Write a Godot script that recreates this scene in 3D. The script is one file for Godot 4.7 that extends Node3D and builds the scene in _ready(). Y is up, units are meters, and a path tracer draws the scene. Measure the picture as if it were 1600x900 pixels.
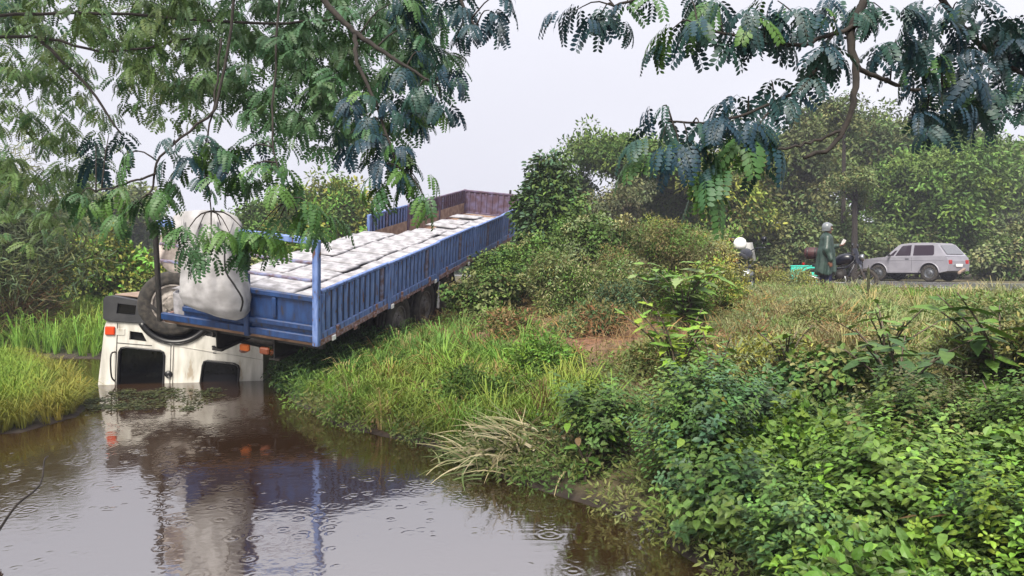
extends Node3D

const F := 1142.0                 # focal length in pixels of a 1600-wide picture
const EYE := Vector3(0.0, 1.78, 0.0)
var pitch := atan(35.0 / 1142.0)
var rng := RandomNumberGenerator.new()
var names := {}
var bump := FastNoiseLite.new()
var M := {}

# ------------------------------------------------------------------ helpers
func at(px: float, py: float, d: float) -> Vector3:
	var f := Vector3(0, -sin(pitch), -cos(pitch))
	var u := Vector3(0, cos(pitch), -sin(pitch))
	return EYE + (Vector3.RIGHT * (px - 800.0) / F + u * (450.0 - py) / F + f) * d

func numbered(called: String, parent: Node) -> String:
	var key := str(parent.get_instance_id()) + called
	var k: int = names.get(key, 0)
	names[key] = k + 1
	return called if k == 0 else "%s_%03d" % [called, k]

func put(o: Node, called: String, parent: Node = self) -> Node:
	o.name = numbered(called, parent)
	parent.add_child(o, true)
	return o

func tag(o: Node, label: String, category: String, group := "", kind := "") -> Node:
	o.set_meta("label", label)
	if category: o.set_meta("category", category)
	if group: o.set_meta("group", group)
	if kind: o.set_meta("kind", kind)
	return o

func thing(called: String, label: String, category: String, pos := Vector3.ZERO, turn := 0.0, group := "") -> Node3D:
	var o := Node3D.new()
	put(o, called)
	o.position = pos
	o.rotation.y = turn
	tag(o, label, category, group)
	return o

func mesh_part(mesh: Mesh, m: Material, called: String, parent: Node = self) -> MeshInstance3D:
	var o := MeshInstance3D.new()
	o.mesh = mesh
	o.material_override = m
	put(o, called, parent)
	return o

func flat() -> SurfaceTool:
	var st := SurfaceTool.new()
	st.begin(Mesh.PRIMITIVE_TRIANGLES)
	st.set_smooth_group(-1)
	return st

func soft() -> SurfaceTool:
	var st := SurfaceTool.new()
	st.begin(Mesh.PRIMITIVE_TRIANGLES)
	st.set_smooth_group(0)
	return st

func done(st: SurfaceTool) -> ArrayMesh:
	st.generate_normals()
	return st.commit()

func part(st: SurfaceTool, m: Material, called: String, parent: Node = self) -> MeshInstance3D:
	return mesh_part(done(st), m, called, parent)

func tri(st: SurfaceTool, a: Vector3, b: Vector3, c: Vector3, mid: Vector3) -> void:
	# clockwise seen from outside
	if (b - a).cross(c - a).dot((a + b + c) / 3.0 - mid) > 0.0:
		st.add_vertex(a); st.add_vertex(c); st.add_vertex(b)
	else:
		st.add_vertex(a); st.add_vertex(b); st.add_vertex(c)

func quad(st: SurfaceTool, a: Vector3, b: Vector3, c: Vector3, d: Vector3, mid: Vector3) -> void:
	tri(st, a, b, c, mid)
	tri(st, a, c, d, mid)

# a box with chamfered edges
func bx(st: SurfaceTool, c: Vector3, s: Vector3, ch := 0.008, t := Transform3D()) -> void:
	var h := s / 2.0
	ch = minf(ch, minf(h.x, minf(h.y, h.z)) * 0.6)
	var mid := t * c
	var p := func(sx, sy, sz, ax) -> Vector3:
		var q := Vector3(sx * h.x, sy * h.y, sz * h.z)
		var cut := Vector3(sx * ch, sy * ch, sz * ch)
		cut[ax] = 0.0
		return t * (c + q - cut)
	for s1 in [-1, 1]:
		quad(st, p.call(s1, -1, -1, 0), p.call(s1, 1, -1, 0), p.call(s1, 1, 1, 0), p.call(s1, -1, 1, 0), mid)
		quad(st, p.call(-1, s1, -1, 1), p.call(1, s1, -1, 1), p.call(1, s1, 1, 1), p.call(-1, s1, 1, 1), mid)
		quad(st, p.call(-1, -1, s1, 2), p.call(1, -1, s1, 2), p.call(1, 1, s1, 2), p.call(-1, 1, s1, 2), mid)
		for s2 in [-1, 1]:
			quad(st, p.call(s1, s2, -1, 0), p.call(s1, s2, 1, 0), p.call(s1, s2, 1, 1), p.call(s1, s2, -1, 1), mid)
			quad(st, p.call(s1, -1, s2, 0), p.call(s1, 1, s2, 0), p.call(s1, 1, s2, 2), p.call(s1, -1, s2, 2), mid)
			quad(st, p.call(-1, s1, s2, 1), p.call(1, s1, s2, 1), p.call(1, s1, s2, 2), p.call(-1, s1, s2, 2), mid)
			for s3 in [-1, 1]:
				tri(st, p.call(s1, s2, s3, 0), p.call(s1, s2, s3, 1), p.call(s1, s2, s3, 2), mid)

# a beam between two points
func bar(st: SurfaceTool, a: Vector3, b: Vector3, w: float, h: float, ch := 0.006) -> void:
	var z := (b - a).normalized()
	var up := Vector3.UP if absf(z.y) < 0.95 else Vector3.RIGHT
	var x := up.cross(z).normalized()
	var y := z.cross(x)
	bx(st, Vector3.ZERO, Vector3(w, h, a.distance_to(b)), ch, Transform3D(Basis(x, y, z), (a + b) / 2.0))

func tube(st: SurfaceTool, path: Array, radii: Array, sides := 7, cap := true) -> void:
	var rings := []
	var side := Vector3.ZERO
	for i in path.size():
		var dir: Vector3 = path[mini(i + 1, path.size() - 1)] - path[maxi(i - 1, 0)]
		dir = dir.normalized()
		if side == Vector3.ZERO:
			side = dir.cross(Vector3.UP if absf(dir.y) < 0.9 else Vector3.RIGHT).normalized()
		side = (side - dir * side.dot(dir)).normalized()
		var o := dir.cross(side)
		var r: float = radii[mini(i, radii.size() - 1)]
		var ring := []
		for k in sides:
			var a := TAU * k / sides
			ring.append(path[i] + (side * cos(a) + o * sin(a)) * r)
		rings.append(ring)
	for i in rings.size() - 1:
		var mid: Vector3 = (path[i] + path[i + 1]) / 2.0
		for k in sides:
			var k2 := (k + 1) % sides
			quad(st, rings[i][k], rings[i][k2], rings[i + 1][k2], rings[i + 1][k], mid)
	if cap:
		for e in [0, rings.size() - 1]:
			var c: Vector3 = path[e]
			var inward: Vector3 = path[1] if e == 0 else path[e - 1]
			for k in sides:
				tri(st, c, rings[e][k], rings[e][(k + 1) % sides], inward)

# a profile of Vector2(radius, along) turned round the axis z of t
func lathe(st: SurfaceTool, prof: Array, t := Transform3D(), sides := 28) -> void:
	for i in prof.size() - 1:
		var a: Vector2 = prof[i]
		var b: Vector2 = prof[i + 1]
		var n := Vector2(b.y - a.y, -(b.x - a.x))     # outward for a profile that runs along +z
		for k in sides:
			var p0 := TAU * k / sides
			var p1 := TAU * (k + 1) / sides
			var q := [Vector3(a.x * cos(p0), a.x * sin(p0), a.y), Vector3(a.x * cos(p1), a.x * sin(p1), a.y), Vector3(b.x * cos(p1), b.x * sin(p1), b.y), Vector3(b.x * cos(p0), b.x * sin(p0), b.y)]
			var m: Vector3 = (q[0] + q[1] + q[2] + q[3]) / 4.0
			var pm := (p0 + p1) / 2.0
			var out := Vector3(cos(pm) * n.x, sin(pm) * n.x, n.y)
			quad(st, t * q[0], t * q[1], t * q[2], t * q[3], t * (m - out * 0.01 / maxf(out.length(), 1e-5)))

func curve(pts: Array, n: int) -> Array:
	var c := Curve3D.new()
	for i in pts.size():
		var a: Vector3 = pts[maxi(i - 1, 0)]
		var b: Vector3 = pts[mini(i + 1, pts.size() - 1)]
		var h := (b - a) / 6.0
		c.add_point(pts[i], -h, h)
	var r := []
	for i in n + 1:
		var s := float(i) / n * (pts.size() - 1)
		var k := mini(int(s), pts.size() - 2)
		r.append(c.sample(k, s - k))
	return r

func taper(a: float, b: float, n: int) -> Array:
	var r := []
	for i in n + 1:
		r.append(lerpf(a, b, float(i) / n))
	return r

# ------------------------------------------------------------------ materials
func noise_tex(c1: Color, c2: Color, freq: float, size := 256, octaves := 4, sd := 1, mid := 0.5) -> NoiseTexture2D:
	var n := FastNoiseLite.new()
	n.seed = sd
	n.frequency = freq
	n.fractal_octaves = octaves
	var g := Gradient.new()
	g.offsets = PackedFloat32Array([clampf(mid - 0.28, 0, 1), clampf(mid + 0.28, 0, 1)])
	g.colors = PackedColorArray([c1, c2])
	var t := NoiseTexture2D.new()
	t.width = size
	t.height = size
	t.seamless = true
	t.noise = n
	t.color_ramp = g
	return t

func streaked(called: String, rust: Color, share: float, sc: Vector3) -> void:
	# wear: rust along the low end of the pattern, drawn out downwards
	var g: Gradient = M[called].albedo_texture.color_ramp
	var c1 := g.colors[0]
	var c2 := g.colors[1]
	g.offsets = PackedFloat32Array([share - 0.06, share + 0.04, 0.80])
	g.colors = PackedColorArray([rust, c1, c2])
	M[called].uv1_scale = sc

func mat(called: String, c1: Color, c2: Color, rough := 0.7, scale := 1.0, freq := 0.02, metal := 0.0, relief := 0.0, mid := 0.5) -> StandardMaterial3D:
	var m := StandardMaterial3D.new()
	m.resource_name = called
	m.albedo_texture = noise_tex(c1, c2, freq, 256, 5, called.hash() % 1000, mid)
	m.uv1_triplanar = true
	m.uv1_scale = Vector3.ONE * scale
	m.roughness = rough
	m.metallic = metal
	if relief > 0.0:
		m.heightmap_enabled = true
		m.heightmap_texture = m.albedo_texture
		m.heightmap_scale = relief
	M[called] = m
	return m

func plain(called: String, c: Color, rough := 0.6, metal := 0.0) -> StandardMaterial3D:
	var m := StandardMaterial3D.new()
	m.resource_name = called
	m.albedo_color = c
	m.roughness = rough
	m.metallic = metal
	M[called] = m
	return m

func leafy(called: String, rough := 0.5, back := 0.4, spec := 0.5) -> StandardMaterial3D:
	var m := StandardMaterial3D.new()
	m.resource_name = called
	m.albedo_color = Color.WHITE
	m.vertex_color_use_as_albedo = true
	m.roughness = rough
	m.metallic_specular = spec
	m.backlight_enabled = true
	m.backlight = Color(back, back, back * 0.5)
	M[called] = m
	return m

func materials() -> void:
	mat("blue_paint", Color(0.03, 0.14, 0.30), Color(0.06, 0.21, 0.40), 0.55, 0.8)
	mat("faded_blue", Color(0.29, 0.39, 0.60), Color(0.42, 0.50, 0.69), 0.6, 0.9)  # dusty rib paint, lightened further to paint in the light ribs catch
	mat("recess_blue", Color(0.07, 0.12, 0.25), Color(0.12, 0.19, 0.33), 0.6, 0.9)  # same blue paint as the ribs, with shade between them painted in
	mat("rusty_blue", Color(0.34, 0.25, 0.26), Color(0.44, 0.47, 0.60), 0.75, 1.6, 0.02, 0.0, 0.0, 0.45)
	mat("rust_violet", Color(0.30, 0.22, 0.27), Color(0.37, 0.34, 0.46), 0.75, 0.8)
	mat("rusty_steel", Color(0.42, 0.27, 0.20), Color(0.55, 0.50, 0.55), 0.75, 2.0, 0.03)
	mat("dirty_steel", Color(0.07, 0.065, 0.065), Color(0.15, 0.13, 0.12), 0.7, 1.2)
	mat("deck_rust", Color(0.40, 0.29, 0.22), Color(0.55, 0.44, 0.36), 0.85, 0.6)
	mat("tan_dust", Color(0.46, 0.38, 0.33), Color(0.58, 0.51, 0.46), 0.9, 0.8)
	mat("cab_white", Color(0.66, 0.65, 0.62), Color(0.78, 0.77, 0.745), 0.4, 0.5, 0.015)
	mat("bumper_grey", Color(0.12, 0.125, 0.14), Color(0.18, 0.18, 0.19), 0.6, 1.0)
	mat("tyre_rubber", Color(0.12, 0.115, 0.11), Color(0.25, 0.23, 0.21), 0.85, 2.0)
	mat("rim_steel", Color(0.28, 0.26, 0.25), Color(0.45, 0.43, 0.42), 0.6, 2.0)
	mat("rim_light", Color(0.38, 0.36, 0.34), Color(0.58, 0.55, 0.53), 0.6, 2.0)
	mat("sack_cloth", Color(0.46, 0.455, 0.47), Color(0.66, 0.655, 0.68), 0.8, 0.9, 0.02)
	mat("bag_cloth", Color(0.45, 0.445, 0.45), Color(0.61, 0.605, 0.615), 0.8, 0.7, 0.02)
	mat("tarp_cloth", Color(0.52, 0.48, 0.46), Color(0.67, 0.63, 0.61), 0.7, 1.2, 0.02, 0.0, 1.0)
	mat("bark", Color(0.26, 0.22, 0.19), Color(0.42, 0.37, 0.32), 0.95, 2.0, 0.03, 0.0, 2.0)
	mat("dark_bark", Color(0.10, 0.09, 0.085), Color(0.19, 0.165, 0.15), 0.95, 2.0, 0.03, 0.0, 2.0)
	mat("asphalt", Color(0.36, 0.36, 0.37), Color(0.45, 0.45, 0.46), 0.15, 0.5, 0.03)
	mat("car_paint", Color(0.50, 0.495, 0.535), Color(0.54, 0.535, 0.575), 0.3, 0.4)
	M.car_paint.clearcoat_enabled = true
	M.car_paint.clearcoat = 0.6
	mat("raincoat", Color(0.10, 0.17, 0.15), Color(0.18, 0.26, 0.23), 0.45, 1.5)
	mat("denim", Color(0.06, 0.08, 0.20), Color(0.11, 0.14, 0.28), 0.85, 4.0)
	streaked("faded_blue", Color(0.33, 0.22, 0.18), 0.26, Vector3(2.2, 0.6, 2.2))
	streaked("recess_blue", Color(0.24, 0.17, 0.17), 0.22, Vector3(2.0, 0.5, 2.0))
	streaked("blue_paint", Color(0.16, 0.12, 0.15), 0.24, Vector3(1.6, 0.5, 1.6))
	streaked("cab_white", Color(0.56, 0.52, 0.46), 0.17, Vector3(1.4, 0.35, 1.4))
	plain("skin", Color(0.42, 0.28, 0.21), 0.55)
	plain("helmet_grey", Color(0.42, 0.44, 0.46), 0.3)
	plain("black_plastic", Color(0.06, 0.06, 0.07), 0.4)
	plain("dull_lamp", Color(0.40, 0.19, 0.09), 0.5)
	plain("white_plastic", Color(0.88, 0.88, 0.88), 0.35)
	plain("bike_dark", Color(0.07, 0.08, 0.13), 0.3)
	plain("bike_metal", Color(0.55, 0.56, 0.58), 0.3, 0.9)
	plain("maroon_bag", Color(0.22, 0.09, 0.10), 0.6)
	plain("turquoise", Color(0.20, 0.72, 0.65), 0.45)
	plain("red_lamp", Color(0.62, 0.10, 0.08), 0.25)
	plain("orange_lamp", Color(0.75, 0.24, 0.08), 0.3)
	plain("amber_lamp", Color(0.62, 0.30, 0.05), 0.4)
	plain("dark_glass", Color(0.02, 0.025, 0.03), 0.06)
	plain("car_glass", Color(0.20, 0.17, 0.21), 0.05)
	plain("rear_glass", Color(0.55, 0.55, 0.56), 0.04, 0.8)
	plain("dark_inside", Color(0.035, 0.035, 0.04), 0.9)
	plain("white_line", Color(0.82, 0.82, 0.82), 0.5)
	leafy("leaf", 0.6, 0.5, 0.3)
	leafy("glossy_leaf", 0.45, 0.4, 0.32)
	leafy("dry_leaf", 0.8, 0.3, 0.2)
	leafy("canopy_leaf", 0.5, 0.5, 0.35)
	# the muddy water: dark brown, reflecting, dimpled by rain
	var w := StandardMaterial3D.new()
	w.resource_name = "muddy_water"
	w.albedo_color = Color(0.19, 0.13, 0.08, 0.98)
	w.roughness = 0.06
	w.metallic = 0.0
	w.metallic_specular = 1.0
	w.refraction_enabled = true
	w.refraction_scale = 0.18
	w.heightmap_enabled = true
	w.heightmap_texture = ripple_texture()
	w.heightmap_scale = 0.38
	M.water = w

func ripple_texture() -> ImageTexture:
	var n := 1024
	var side := 7.0
	var h := PackedFloat32Array()
	h.resize(n * n)
	var a := FastNoiseLite.new()
	a.seed = 5
	a.frequency = 1.0
	a.fractal_octaves = 3
	# seamless through a torus of noise in three dimensions would cost more: blend the borders instead
	for y in n:
		for x in n:
			var u := x * side / n
			var v := y * side / n
			h[y * n + x] = 0.5 + 0.12 * a.get_noise_2d(u * 2.2, v * 2.2) + 0.085 * a.get_noise_2d(u * 9.0 + 40.0, v * 12.0)
	for y in n:
		for x in 96:
			var t := x / 96.0
			h[y * n + x] = lerpf(h[y * n + n - 1], h[y * n + x], t * t * (3 - 2 * t))
	for x in n:
		for y in 96:
			var t := y / 96.0
			h[y * n + x] = lerpf(h[(n - 1) * n + x], h[y * n + x], t * t * (3 - 2 * t))
	var r := RandomNumberGenerator.new()
	r.seed = 77
	for k in 1500:
		var cx := r.randi_range(0, n - 1)
		var cy := r.randi_range(0, n - 1)
		var rad := 2.0 + 7.0 * pow(r.randf(), 2.0)
		var amp := r.randf_range(0.04, 0.26) * (7.0 / (6.0 + rad))
		var reach := int(rad + 10)
		for dy in range(-reach, reach + 1):
			for dx in range(-reach, reach + 1):
				var q := sqrt(dx * dx + dy * dy) - rad
				if absf(q) < 10.0:
					var i := posmod(cy + dy, n) * n + posmod(cx + dx, n)
					h[i] += amp * cos(q * 0.85) * exp(-q * q / 26.0)
	var im := Image.create_from_data(n, n, false, Image.FORMAT_RF, h.to_byte_array())
	return ImageTexture.create_from_image(im)

# ------------------------------------------------------------------ the lie of the land (x, distance)
var POOL := PackedVector2Array([Vector2(-22, 2.2), Vector2(-3, 2.5), Vector2(1.2, 2.6), Vector2(1.5, 3.4), Vector2(1.22, 4.1), Vector2(0.95, 5.1), Vector2(0.35, 5.7), Vector2(-0.3, 6.5), Vector2(-0.75, 7.2), Vector2(-1.9, 8.1), Vector2(-2.6, 9.2), Vector2(-3.2, 10.4), Vector2(-3.4, 11.6), Vector2(-3.3, 13.2), Vector2(-4.5, 13.9), Vector2(-6.5, 13.7), Vector2(-8.5, 14.1), Vector2(-12, 14.5), Vector2(-22, 14.6)])
var ISLE := PackedVector2Array([Vector2(-21, 12.4), Vector2(-8.4, 12.7), Vector2(-7.3, 11.6), Vector2(-6.2, 10.3), Vector2(-5.5, 9.3), Vector2(-5.15, 8.5), Vector2(-5.3, 7.8), Vector2(-5.7, 7.3), Vector2(-7.5, 6.9), Vector2(-21, 6.6)])
const ROAD_A := Vector2(9.5, 27.0)
const ROAD_T := Vector2(0.5145, -0.8575)      # along the road
const ROAD_N := Vector2(0.8575, 0.5145)       # across it, away from the eye
const ROAD_W := 7.0

func inside(poly: PackedVector2Array, p: Vector2) -> float:
	# signed distance, negative inside
	var best := 1e9
	var n := poly.size()
	var odd := false
	var j := n - 1
	for i in n:
		var a := poly[i]
		var b := poly[j]
		var e := b - a
		var w := p - a
		var t := clampf(w.dot(e) / e.length_squared(), 0.0, 1.0)
		best = minf(best, (w - e * t).length_squared())
		if (a.y > p.y) != (b.y > p.y) and p.x < (b.x - a.x) * (p.y - a.y) / (b.y - a.y) + a.x:
			odd = not odd
		j = i
	return -sqrt(best) if odd else sqrt(best)

func ground(x: float, d: float) -> float:
	var p := Vector2(x, d)
	var rough := bump.get_noise_2d(x * 6.0, d * 6.0) * 0.10 + bump.get_noise_2d(x * 1.3, d * 1.3) * 0.10
	if x > -22.5 and x < 3.0 and d > 1.5 and d < 15.5:
		var w := inside(POOL, p)
		if w < 0.0:
			var k := inside(ISLE, p)
			if k < 0.0:
				return 0.03 + 0.13 * smoothstep(0, 0.7, -k) + rough * 0.2
			var deep := minf(-w, k)
			return 0.02 - 0.55 * smoothstep(0.0, 0.8, deep)
	var s := inside(POOL, p)
	var right := 0.03 + 1.30 * (1.0 - exp(-0.205 * s))
	right = minf(right, 1.11)
	right += 0.45 * exp(-((x - 0.8) * (x - 0.5) / 8.0 + (d - 16.5) * (d - 16.5) / 16.0))
	var left := 0.03 + 0.42 * (1.0 - exp(-0.3 * s))
	var h := lerpf(right, left, smoothstep(-2.0, -6.0, x) * smoothstep(8.0, 11.0, d) )
	var across := (p - ROAD_A).dot(ROAD_N)
	h += rough * smoothstep(0.0, 1.0, s) * (1.0 - 0.85 * smoothstep(-10.0, -6.0, across))
	return lerpf(h, 1.08, smoothstep(-1.6, -0.2, across) * (1.0 - smoothstep(ROAD_W + 0.2, ROAD_W + 2.0, across)))

func on(x: float, d: float, lift := 0.0) -> Vector3:
	return Vector3(x, ground(x, d) + lift, -d)

func steps(stops: Array) -> PackedFloat32Array:
	# [[from, step], ..., [to]]
	var r := PackedFloat32Array()
	for i in stops.size() - 1:
		var v: float = stops[i][0]
		while v < stops[i + 1][0] - 1e-3:
			r.append(v)
			v += stops[i][1]
	r.append(stops[-1][0])
	return r

func land() -> void:
	var xs := steps([[-420.0, 60.0], [-120.0, 15.0], [-45.0, 3.0], [-24.0, 0.6], [-9.0, 0.25], [6.0, 0.4], [22.0, 2.0], [60.0, 12.0], [120.0, 60.0], [420.0]])
	var ds := steps([[-60.0, 10.0], [-10.0, 1.0], [2.0, 0.25], [16.0, 0.5], [34.0, 2.0], [60.0, 12.0], [120.0, 60.0], [480.0]])
	var v := PackedVector3Array()
	var c := PackedColorArray()
	var red := FastNoiseLite.new()
	red.seed = 9
	red.frequency = 0.35
	for d in ds:
		for x in xs:
			v.append(Vector3(x, ground(x, d), -d))
			var k := clampf(0.5 + 1.3 * red.get_noise_2d(x, d), 0, 1)
			var bare := smoothstep(-2.5, -0.5, x) * smoothstep(5.0, 8.0, d) * (1.0 - smoothstep(13.0, 20.0, d)) * (1.0 - smoothstep(3.0, 6.0, x))
			var col := Color(0.085, 0.085, 0.038).lerp(Color(0.13, 0.105, 0.055), k)
			col = col.lerp(Color(0.25, 0.125, 0.075), bare * (0.4 + 0.6 * k))
			col = col.lerp(Color(0.21, 0.13, 0.08), 0.75 * smoothstep(-7.5, -5.5, (Vector2(x, d) - ROAD_A).dot(ROAD_N)) * (1.0 - smoothstep(0.0, 0.5, (Vector2(x, d) - ROAD_A).dot(ROAD_N))) * smoothstep(5.0, 7.0, x))
			if x < -3.5 and d > 5: col = Color(0.05, 0.065, 0.022)
			if v[-1].y < 0.06: col = Color(0.045, 0.034, 0.024)
			c.append(col)
	var idx := PackedInt32Array()
	var w := xs.size()
	for j in ds.size() - 1:
		for i in w - 1:
			var a := j * w + i
			idx.append_array([a, a + w, a + 1, a + 1, a + w, a + w + 1])
	var arr := []
	arr.resize(Mesh.ARRAY_MAX)
	arr[Mesh.ARRAY_VERTEX] = v
	arr[Mesh.ARRAY_COLOR] = c
	arr[Mesh.ARRAY_INDEX] = idx
	var am := ArrayMesh.new()
	am.add_surface_from_arrays(Mesh.PRIMITIVE_TRIANGLES, arr)
	var st := SurfaceTool.new()
	st.create_from(am, 0)
	st.generate_normals()
	var m := mat("soil", Color(0.62, 0.60, 0.58), Color(1, 1, 1), 0.95, 0.7, 0.03, 0.0, 3.0)
	m.vertex_color_use_as_albedo = true
	tag(mesh_part(st.commit(), m, "ground"), "grassy earth bank rising from the water to the road", "", "", "structure")

	var p := PlaneMesh.new()
	p.size = Vector2(30, 14)
	p.subdivide_width = 1
	var wm := SurfaceTool.new()
	wm.begin(Mesh.PRIMITIVE_TRIANGLES)
	var corner := [Vector2(-26, 1.6), Vector2(3, 1.6), Vector2(3, 16.0), Vector2(-26, 16.0)]
	for k in [0, 3, 1, 1, 3, 2]:
		wm.set_normal(Vector3.UP)
		wm.set_uv(corner[k] / 7.0)
		wm.add_vertex(Vector3(corner[k].x, 0.0, -corner[k].y))
	tag(mesh_part(wm.commit(), M.water, "water"), "brown muddy water of the flooded ditch pocked by rain", "", "", "structure")

	# the road: a slab a little above the ground, its near edge line
	var st2 := flat()
	var o := Vector3(ROAD_A.x, 1.045, -ROAD_A.y)
	var t := Vector3(ROAD_T.x, 0, -ROAD_T.y)
	var n := Vector3(ROAD_N.x, 0, -ROAD_N.y)
	bx(st2, Vector3.ZERO, Vector3(ROAD_W, 0.16, 240), 0.02, Transform3D(Basis(n, Vector3.UP, n.cross(Vector3.UP)), o + n * ROAD_W / 2.0))
	tag(part(st2, M.asphalt, "road"), "wet grey asphalt road along the top of the bank", "", "", "structure")
	for e in [0.16, ROAD_W - 0.3]:
		var st3 := flat()
		var q: Vector3 = o + n * e + Vector3.UP * 0.0845
		quad(st3, q - t * 110, q + t * 110, q + t * 110 + n * 0.14, q - t * 110 + n * 0.14, q - Vector3.UP)
		tag(part(st3, M.white_line, "road_marking"), "white edge line painted along the wet road", "", "", "structure")

# ------------------------------------------------------------------ leaves and foliage
func leaf_mesh_data(v: PackedVector3Array, c: PackedColorArray, base: Vector3, dir: Vector3, nrm: Vector3, ln: float, wd: float, droop: float, col: Color) -> void:
	var side := dir.cross(nrm).normalized()
	var mid := base + dir * ln * 0.5 - nrm * ln * 0.05
	var tip := base + dir * ln - nrm * ln * droop
	var lo := base + dir * ln * 0.25 + nrm * wd * 0.10
	var hi := base + dir * ln * 0.66 + nrm * (wd * 0.08 - ln * droop * 0.35)
	var s1 := side * wd * 0.44
	var s2 := side * wd * 0.42
	v.append_array([base, lo + s1, mid, lo + s1, hi + s2, mid, hi + s2, tip, mid, mid, tip, hi - s2, mid, hi - s2, lo - s1, mid, lo - s1, base])
	for i in 18: c.append(col)

func array_mesh(v: PackedVector3Array, c: PackedColorArray) -> ArrayMesh:
	var arr := []
	arr.resize(Mesh.ARRAY_MAX)
	arr[Mesh.ARRAY_VERTEX] = v
	arr[Mesh.ARRAY_COLOR] = c
	var am := ArrayMesh.new()
	am.add_surface_from_arrays(Mesh.PRIMITIVE_TRIANGLES, arr)
	return am

func rand_dir() -> Vector3:
	var z := rng.randf_range(-1, 1)
	var a := rng.randf() * TAU
	return Vector3(sqrt(1 - z * z) * cos(a), z, sqrt(1 - z * z) * sin(a))

func clump(n: int, radius: float, ln: float, wd: float, droop := 0.2, upright := 0.5, flatness := 0.7) -> ArrayMesh:
	var v := PackedVector3Array()
	var c := PackedColorArray()
	for i in n:
		var o := rand_dir() * radius * pow(rng.randf(), 0.45)
		o.y *= flatness
		var dir := (o.normalized() * 0.8 + rand_dir() * 0.7 + Vector3(0, rng.randf_range(-0.3, 0.3), 0)).normalized()
		var nrm := (Vector3.UP * upright + rand_dir() * 0.55)
		nrm = (nrm - dir * nrm.dot(dir)).normalized()
		var k := rng.randf_range(0.65, 1.25)
		var s := rng.randf_range(0.65, 1.2)
		leaf_mesh_data(v, c, o, dir, nrm, ln * s, wd * s, droop, Color(k * rng.randf_range(0.9, 1.15), k, k * rng.randf_range(0.85, 1.1)))
	return array_mesh(v, c)

# sprays of leaves on a twig: less ball-like, for shrubs seen near
func sprig(n: int, length: float, ln: float, wd: float) -> ArrayMesh:
	var v := PackedVector3Array()
	var c := PackedColorArray()
	var p := Vector3.ZERO
	var dir := Vector3(0, 1, 0)
	var turn := 0.0
	for i in n:
		p += dir * length / n
		dir = (dir + rand_dir() * 0.15 + Vector3(0, -0.03, 0)).normalized()
		turn += 2.4
		var out := Vector3(cos(turn), rng.randf_range(0.05, 0.5), sin(turn)).normalized()
		var nrm := Vector3.UP - out * out.y + rand_dir() * 0.25
		nrm = (nrm - out * nrm.dot(out)).normalized()
		var s := rng.randf_range(0.7, 1.2) * lerpf(1.1, 0.6, float(i) / n)
		var k := rng.randf_range(0.75, 1.2) * lerpf(0.85, 1.15, float(i) / n)
		leaf_mesh_data(v, c, p + out * 0.01, out, nrm, ln * s, wd * s, 0.25, Color(k * rng.randf_range(0.9, 1.2), k, k))
	return array_mesh(v, c)

func tuft(n: int, height: float, width: float, spread: float, bend: float) -> ArrayMesh:
	var v := PackedVector3Array()
	var c := PackedColorArray()
	for i in n:
		var a := rng.randf() * TAU
		var o := Vector3(cos(a), 0, sin(a)) * rng.randf() * spread
		var out := (Vector3(cos(a), 0, sin(a)) + Vector3(rng.randf_range(-0.7, 0.7), 0, rng.randf_range(-0.7, 0.7))).normalized()
		var side := out.cross(Vector3.UP) * width * rng.randf_range(0.6, 1.2)
		var h := height * rng.randf_range(0.55, 1.15)
		var b := bend * rng.randf_range(0.3, 1.3)
		var p0 := o - Vector3.UP * 0.03
		var p1 := o + Vector3.UP * h * 0.5 + out * b * h * 0.15
		var p2 := o + Vector3.UP * h * 0.85 + out * b * h * 0.45
		var p3 := o + Vector3.UP * h * (1.0 - 0.25 * b) + out * b * h * 0.85
		v.append_array([p0 - side, p1 - side, p1 + side, p0 - side, p1 + side, p0 + side, p1 - side, p2 - side * 0.7, p2 + side * 0.7, p1 - side, p2 + side * 0.7, p1 + side, p2 - side * 0.7, p3, p2 + side * 0.7])
		var k := rng.randf_range(0.7, 1.25)
		for j in 15: c.append(Color(k * rng.randf_range(0.9, 1.15), k, k * 0.9))
	return array_mesh(v, c)

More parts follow.
